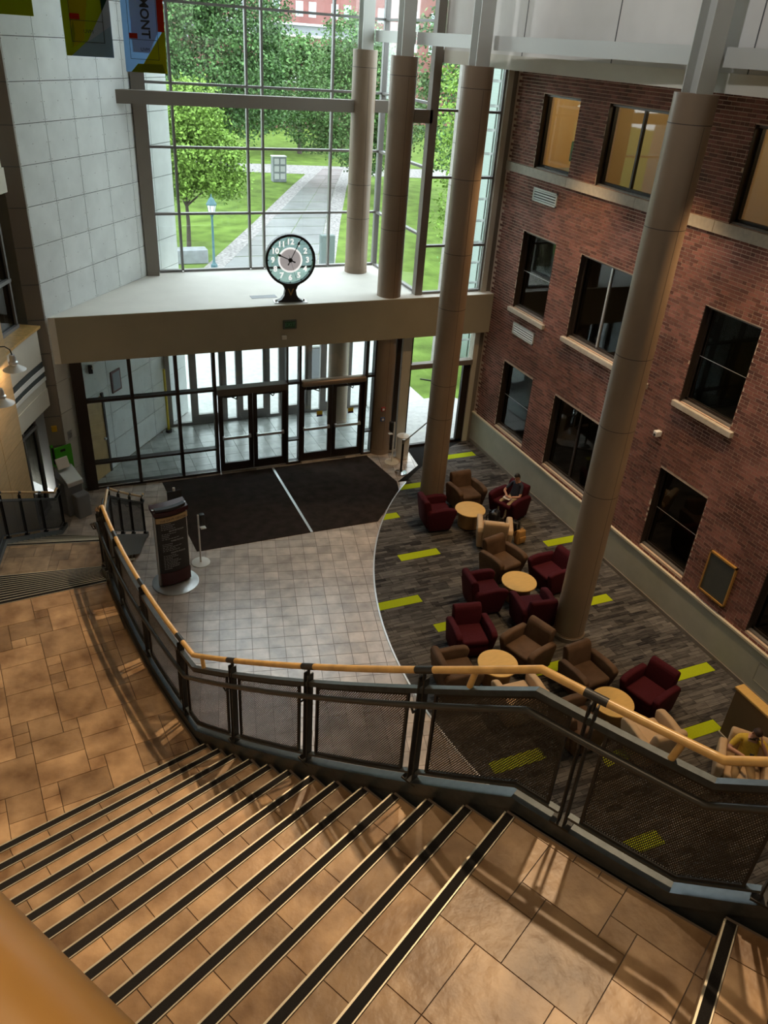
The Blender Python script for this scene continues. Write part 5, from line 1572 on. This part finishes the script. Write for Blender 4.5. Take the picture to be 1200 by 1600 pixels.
bo = empty('stone_bollard', (13.6, 38.2, -.06), 'dark stone slab bollard beside the path behind the clock', 'bollard'); MB().rbox((0, 0, .85), (.75, .3, 1.7), .04, 1).build('slab', mat('dark_slab', (.10, .13, .125), .6), bo)
rv_ = empty('recycling_bin', (8.3, 24.2, 0), 'grey metal outdoor bin seen through the doors', 'bin'); MB().rbox((0, 0, .55), (.5, .5, 1.1), .03, 1).build('body', M_GREYP, rv_); MB().rbox((0, 0, 1.16), (.56, .56, .1), .03, 1).build('lid', M_STEELW, rv_)
nb = empty('newspaper_box', (12.6, 22.9, -.06), 'blue and black box standing on grass outside side door', 'box'); MB().rbox((0, 0, .6), (.55, .55, 1.2), .03, 1).build('body', M_GREYP, nb); MB().rbox((0, -.02, 1.05), (.57, .57, .22), .02, 1).build('band', mat('bright_blue', (.02, .15, .5), .5), nb); MB().rbox((0, 0, 1.24), (.62, .62, .08), .02, 1).build('lid', M_BLACK, nb)


def lamp_post(x, y, label, s=1.0):
    p = empty('lamp_post', (x, y, -.06), label, 'lamp post', group='campus lamp posts')
    MB().lathe([(.16, 0), (.16, .35), (.10, .4), (.065, .5), (.05, 2.55), (.08, 2.58), (.08, 2.65)], n=16).build('pole', M_LAMPGREEN, p, True)
    MB().lathe([(.13, 2.66), (.21, 3.08)], n=6).build('lantern_glass', mat('frosted', (.8, .82, .8), .4), p)
    for k in range(6):
        a = math.pi / 3 * k; MB().bar((.13 * math.cos(a), .13 * math.sin(a), 2.66), (.215 * math.cos(a), .215 * math.sin(a), 3.09), .025, .025).build('lantern_rib', M_LAMPGREEN, p)
    MB().lathe([(.25, 3.08), (.25, 3.12), (.12, 3.34), (.04, 3.42), (.02, 3.55)], n=12).build('lantern_cap', M_LAMPGREEN, p)
    return p
lamp_post(7.95, 38.5, 'dark teal lamp post with lantern at the plaza edge')
lamp_post(26.0, 66.0, 'dark teal lamp post far along the path by the tree')


def tree(x, y, z0, blobs, m, label, n, leaf, trunk_r, seed, name='tree'):
    rd = random.Random(seed)
    t = empty(name, (x, y, -.06), label, 'tree', group='trees on the lawn')
    tk = MB(); top = max(b[2] for b in blobs)
    tk.tube([(0, 0, 0), (.05, .02, z0 * .5), (0, .05, z0), (.1, 0, top)], trunk_r, 10, r2=trunk_r * .3)
    for b in blobs:
        tk.tube([(0, .03, max(.4, z0 * .8)), (b[0] * .5, b[1] * .5, (z0 + b[2]) / 2), (b[0], b[1], b[2])], trunk_r * .45, 6, r2=trunk_r * .12)
    tk.build('trunk', M_BARK, t, True)
    f = MB(); tot = sum(b[3] * b[4] for b in blobs)
    for b in blobs:
        cnt = int(n * b[3] * b[4] / tot)
        # twigs: leaves gather in small clumps on the shell of the blob
        ncl = max(6, cnt // 14)
        for c in range(ncl):
            u = rd.uniform(-1, 1); ph = rd.uniform(0, 2 * math.pi); q = rd.uniform(.35, 1.0) ** .45
            s = math.sqrt(1 - u * u)
            cc = Vector((b[0] + b[3] * q * s * math.cos(ph), b[1] + b[3] * q * s * math.sin(ph), b[2] + b[4] * q * u))
            br = rd.random()
            for k in range(14):
                p = cc + Vector((rd.gauss(0, leaf * 1.3), rd.gauss(0, leaf * 1.3), rd.gauss(0, leaf * .8)))
                d = Vector((rd.gauss(0, 1), rd.gauss(0, 1), rd.gauss(-.3, .6))).normalized()
                e = d.cross(Vector((rd.gauss(0, 1), rd.gauss(0, 1), rd.gauss(0, 1)))).normalized()
                L_ = leaf * rd.uniform(.7, 1.2); w = L_ * .32
                i0 = f.pts([p - d * L_ * .5, p + e * w, p + d * L_ * .5, p - e * w])
                f.face([i0, i0 + 1, i0 + 2, i0 + 3], 0, min(1, max(0, .55 * br + .45 * rd.random())))
    o = f.build('foliage', m, t); o['kind'] = 'stuff'
    return t


tree(7.7, 43.6, 2.6, [(0, 0, 5.0, 2.4, 2.2), (-1.4, .3, 5.6, 1.8, 1.6), (1.5, -.3, 4.2, 1.7, 1.5), (.5, .4, 6.6, 1.6, 1.4), (-.9, -.5, 3.6, 1.5, 1.1), (2.1, .2, 3.2, 1.1, .8)], M_LEAF1, 'light green honey locust at the left of the lawn', 24000, .19, .13, 1)
tree(13.0, 60.0, 4.0, [(0, 0, 8.4, 4.6, 4.6), (-2.6, 1, 10.2, 3.2, 3.4), (2.0, 0, 11.0, 3.2, 3.4), (1.8, -1, 6.2, 3.0, 2.6), (-2.8, 0, 6.0, 2.8, 2.4), (-1.0, 0, 13.2, 3.0, 2.4)], M_LEAF2, 'big dark maple filling the upper left of the window', 46000, .235, .3, 2)
tree(24.2, 62.0, 2.0, [(-1.5, 0, 6.2, 3.4, 3.2), (1.5, 0, 7.0, 3.2, 3.2), (-3.4, .5, 4.4, 2.0, 1.8), (-.6, 0, 9.4, 2.3, 2.6), (3.0, 0, 4.6, 2.6, 2.6), (-1.2, -1, 3.4, 2.2, 1.4), (1.0, 0, 2.6, 2.2, 1.6)], M_LEAF3, 'leafy tree right of the path behind the column', 38000, .225, .25, 3)
tree(26.0, 82.0, 3.0, [(0, 0, 6.0, 4.2, 3.6), (-4, 0, 5.0, 3.6, 3.0), (4.2, 0, 6.5, 3.6, 3.4), (-.5, 0, 8.4, 2.2, 2.0)], M_LEAF3, 'mid green tree before the far brick hall', 15000, .38, .25, 4)
tree(8.0, 94.0, 3.0, [(0, 0, 6.5, 5.0, 5.2), (-5, 0, 6.0, 4.2, 4.6), (4.5, 0, 5.5, 3.5, 3.6)], M_LEAF2, 'dark tree far behind the left lawn', 15000, .40, .25, 5)
tree(23.6, 40.0, 2.0, [(0, 0, 5.0, 3.0, 3.2), (-1.2, 0, 7.6, 2.4, 2.4), (1.6, 0, 7.0, 2.4, 2.6), (-1.0, 0, 2.4, 2.0, 1.8), (.4, 0, 9.6, 2.0, 1.8), (2.2, 0, 3.6, 2.2, 2.2)], M_LEAF1, 'bright green tree seen through the right ledge window', 14000, .22, .2, 6)
tree(29.0, 52.0, 2.5, [(0, 0, 6.0, 4.0, 4.2), (2.5, 0, 9.0, 3.4, 3.2), (-2.4, 0, 9.4, 3.2, 3.0), (0, 0, 12, 3.0, 2.4)], M_LEAF2, 'dark tree behind the bright one at the right window', 11000, .3, .25, 7)
tree(20.5, 35.0, .6, [(0, 0, 1.4, 1.2, 1.2), (.9, .4, 1.1, 1.0, .9), (-.9, .2, 1.0, .9, .9)], M_LEAF3, 'low shrub outside the right ledge window', 4000, .14, .06, 8, 'shrub')
tag(bpy.data.objects['shrub'], 'low shrub outside the right ledge window', 'shrub')

# far brick hall with white windows
hb = empty('campus_hall', (36, 112, -.06), 'long red brick hall with white windows far behind trees', 'building')
MB().box(-30, 40, 4, 20, 0, 21).build('upper_block', M_BRICK_FAR, hb)
MB().box(-14, 8.5, -6, 4, 0, 10.0).build('low_wing', M_BRICK_FAR, hb)
MB().box(-14.3, 8.8, -6.3, 4, 10.0, 10.25).build('coping', M_WHITEP, hb); MB().box(-13.8, 8.4, -5.5, 4, 10.25, 11.2).build('dark_band', M_GREYP, hb); MB().box(-14.1, 8.6, -5.9, 4, 11.2, 11.45).build('coping', M_WHITEP, hb)
MB().box(-6, -1.5, -6.9, -6, 5.2, 6.0).build('white_sign_band', M_WHITEP, hb)
wv = MB(); wv.box(-.5, .5, -.04, .06, 0, 1.7); wmesh = wv.mesh('window', M_WHITEP)
gv = MB(); 
for a, b in ((-.42, -.04), (.04, .42)):
    gv.box(a, b, -.06, -.03, .1, .8); gv.box(a, b, -.06, -.03, .9, 1.6)
gmesh = gv.mesh('pane', mat('far_glass', (.35, .42, .48), .2))
for r in range(3):
    x = -27.0
    k = 0
    while x < 38:
        w_ = link('window', wmesh, hb, (x, 4, 9.0 + 3.3 * r)); link('pane', gmesh, w_)
        x += 3.1 if k % 2 == 0 else 1.8; k += 1
# stone pier and glazed wing outside the right window
pr = empty('stone_wing', (13.2, 24.0, -.06), 'pale stone pier and glass block wing outside right window', 'building')
M_PIER = mat('pier_stone', (.26, .245, .22), .8, noise=.1, nscale=5)
for k in range(9): MB().box(-.45, .45, -.1, .25, k * 1.25 + .006, (k + 1) * 1.25 - .006).build('stone_block', M_PIER, pr)
MB().box(.45, 5.0, .5, 1.5, 0, 11.2).build('wing_wall', mat('wing_stone', (.24, .26, .245), .7), pr)
gb = MB().box(0, .36, 0, .05, 0, .62).mesh('glass_block', mat('block_glass', (.17, .225, .19), .3))
for i in range(9):
    for j in range(15): link('glass_block', gb, pr, (.75 + i * .42, .44, .2 + j * .70))
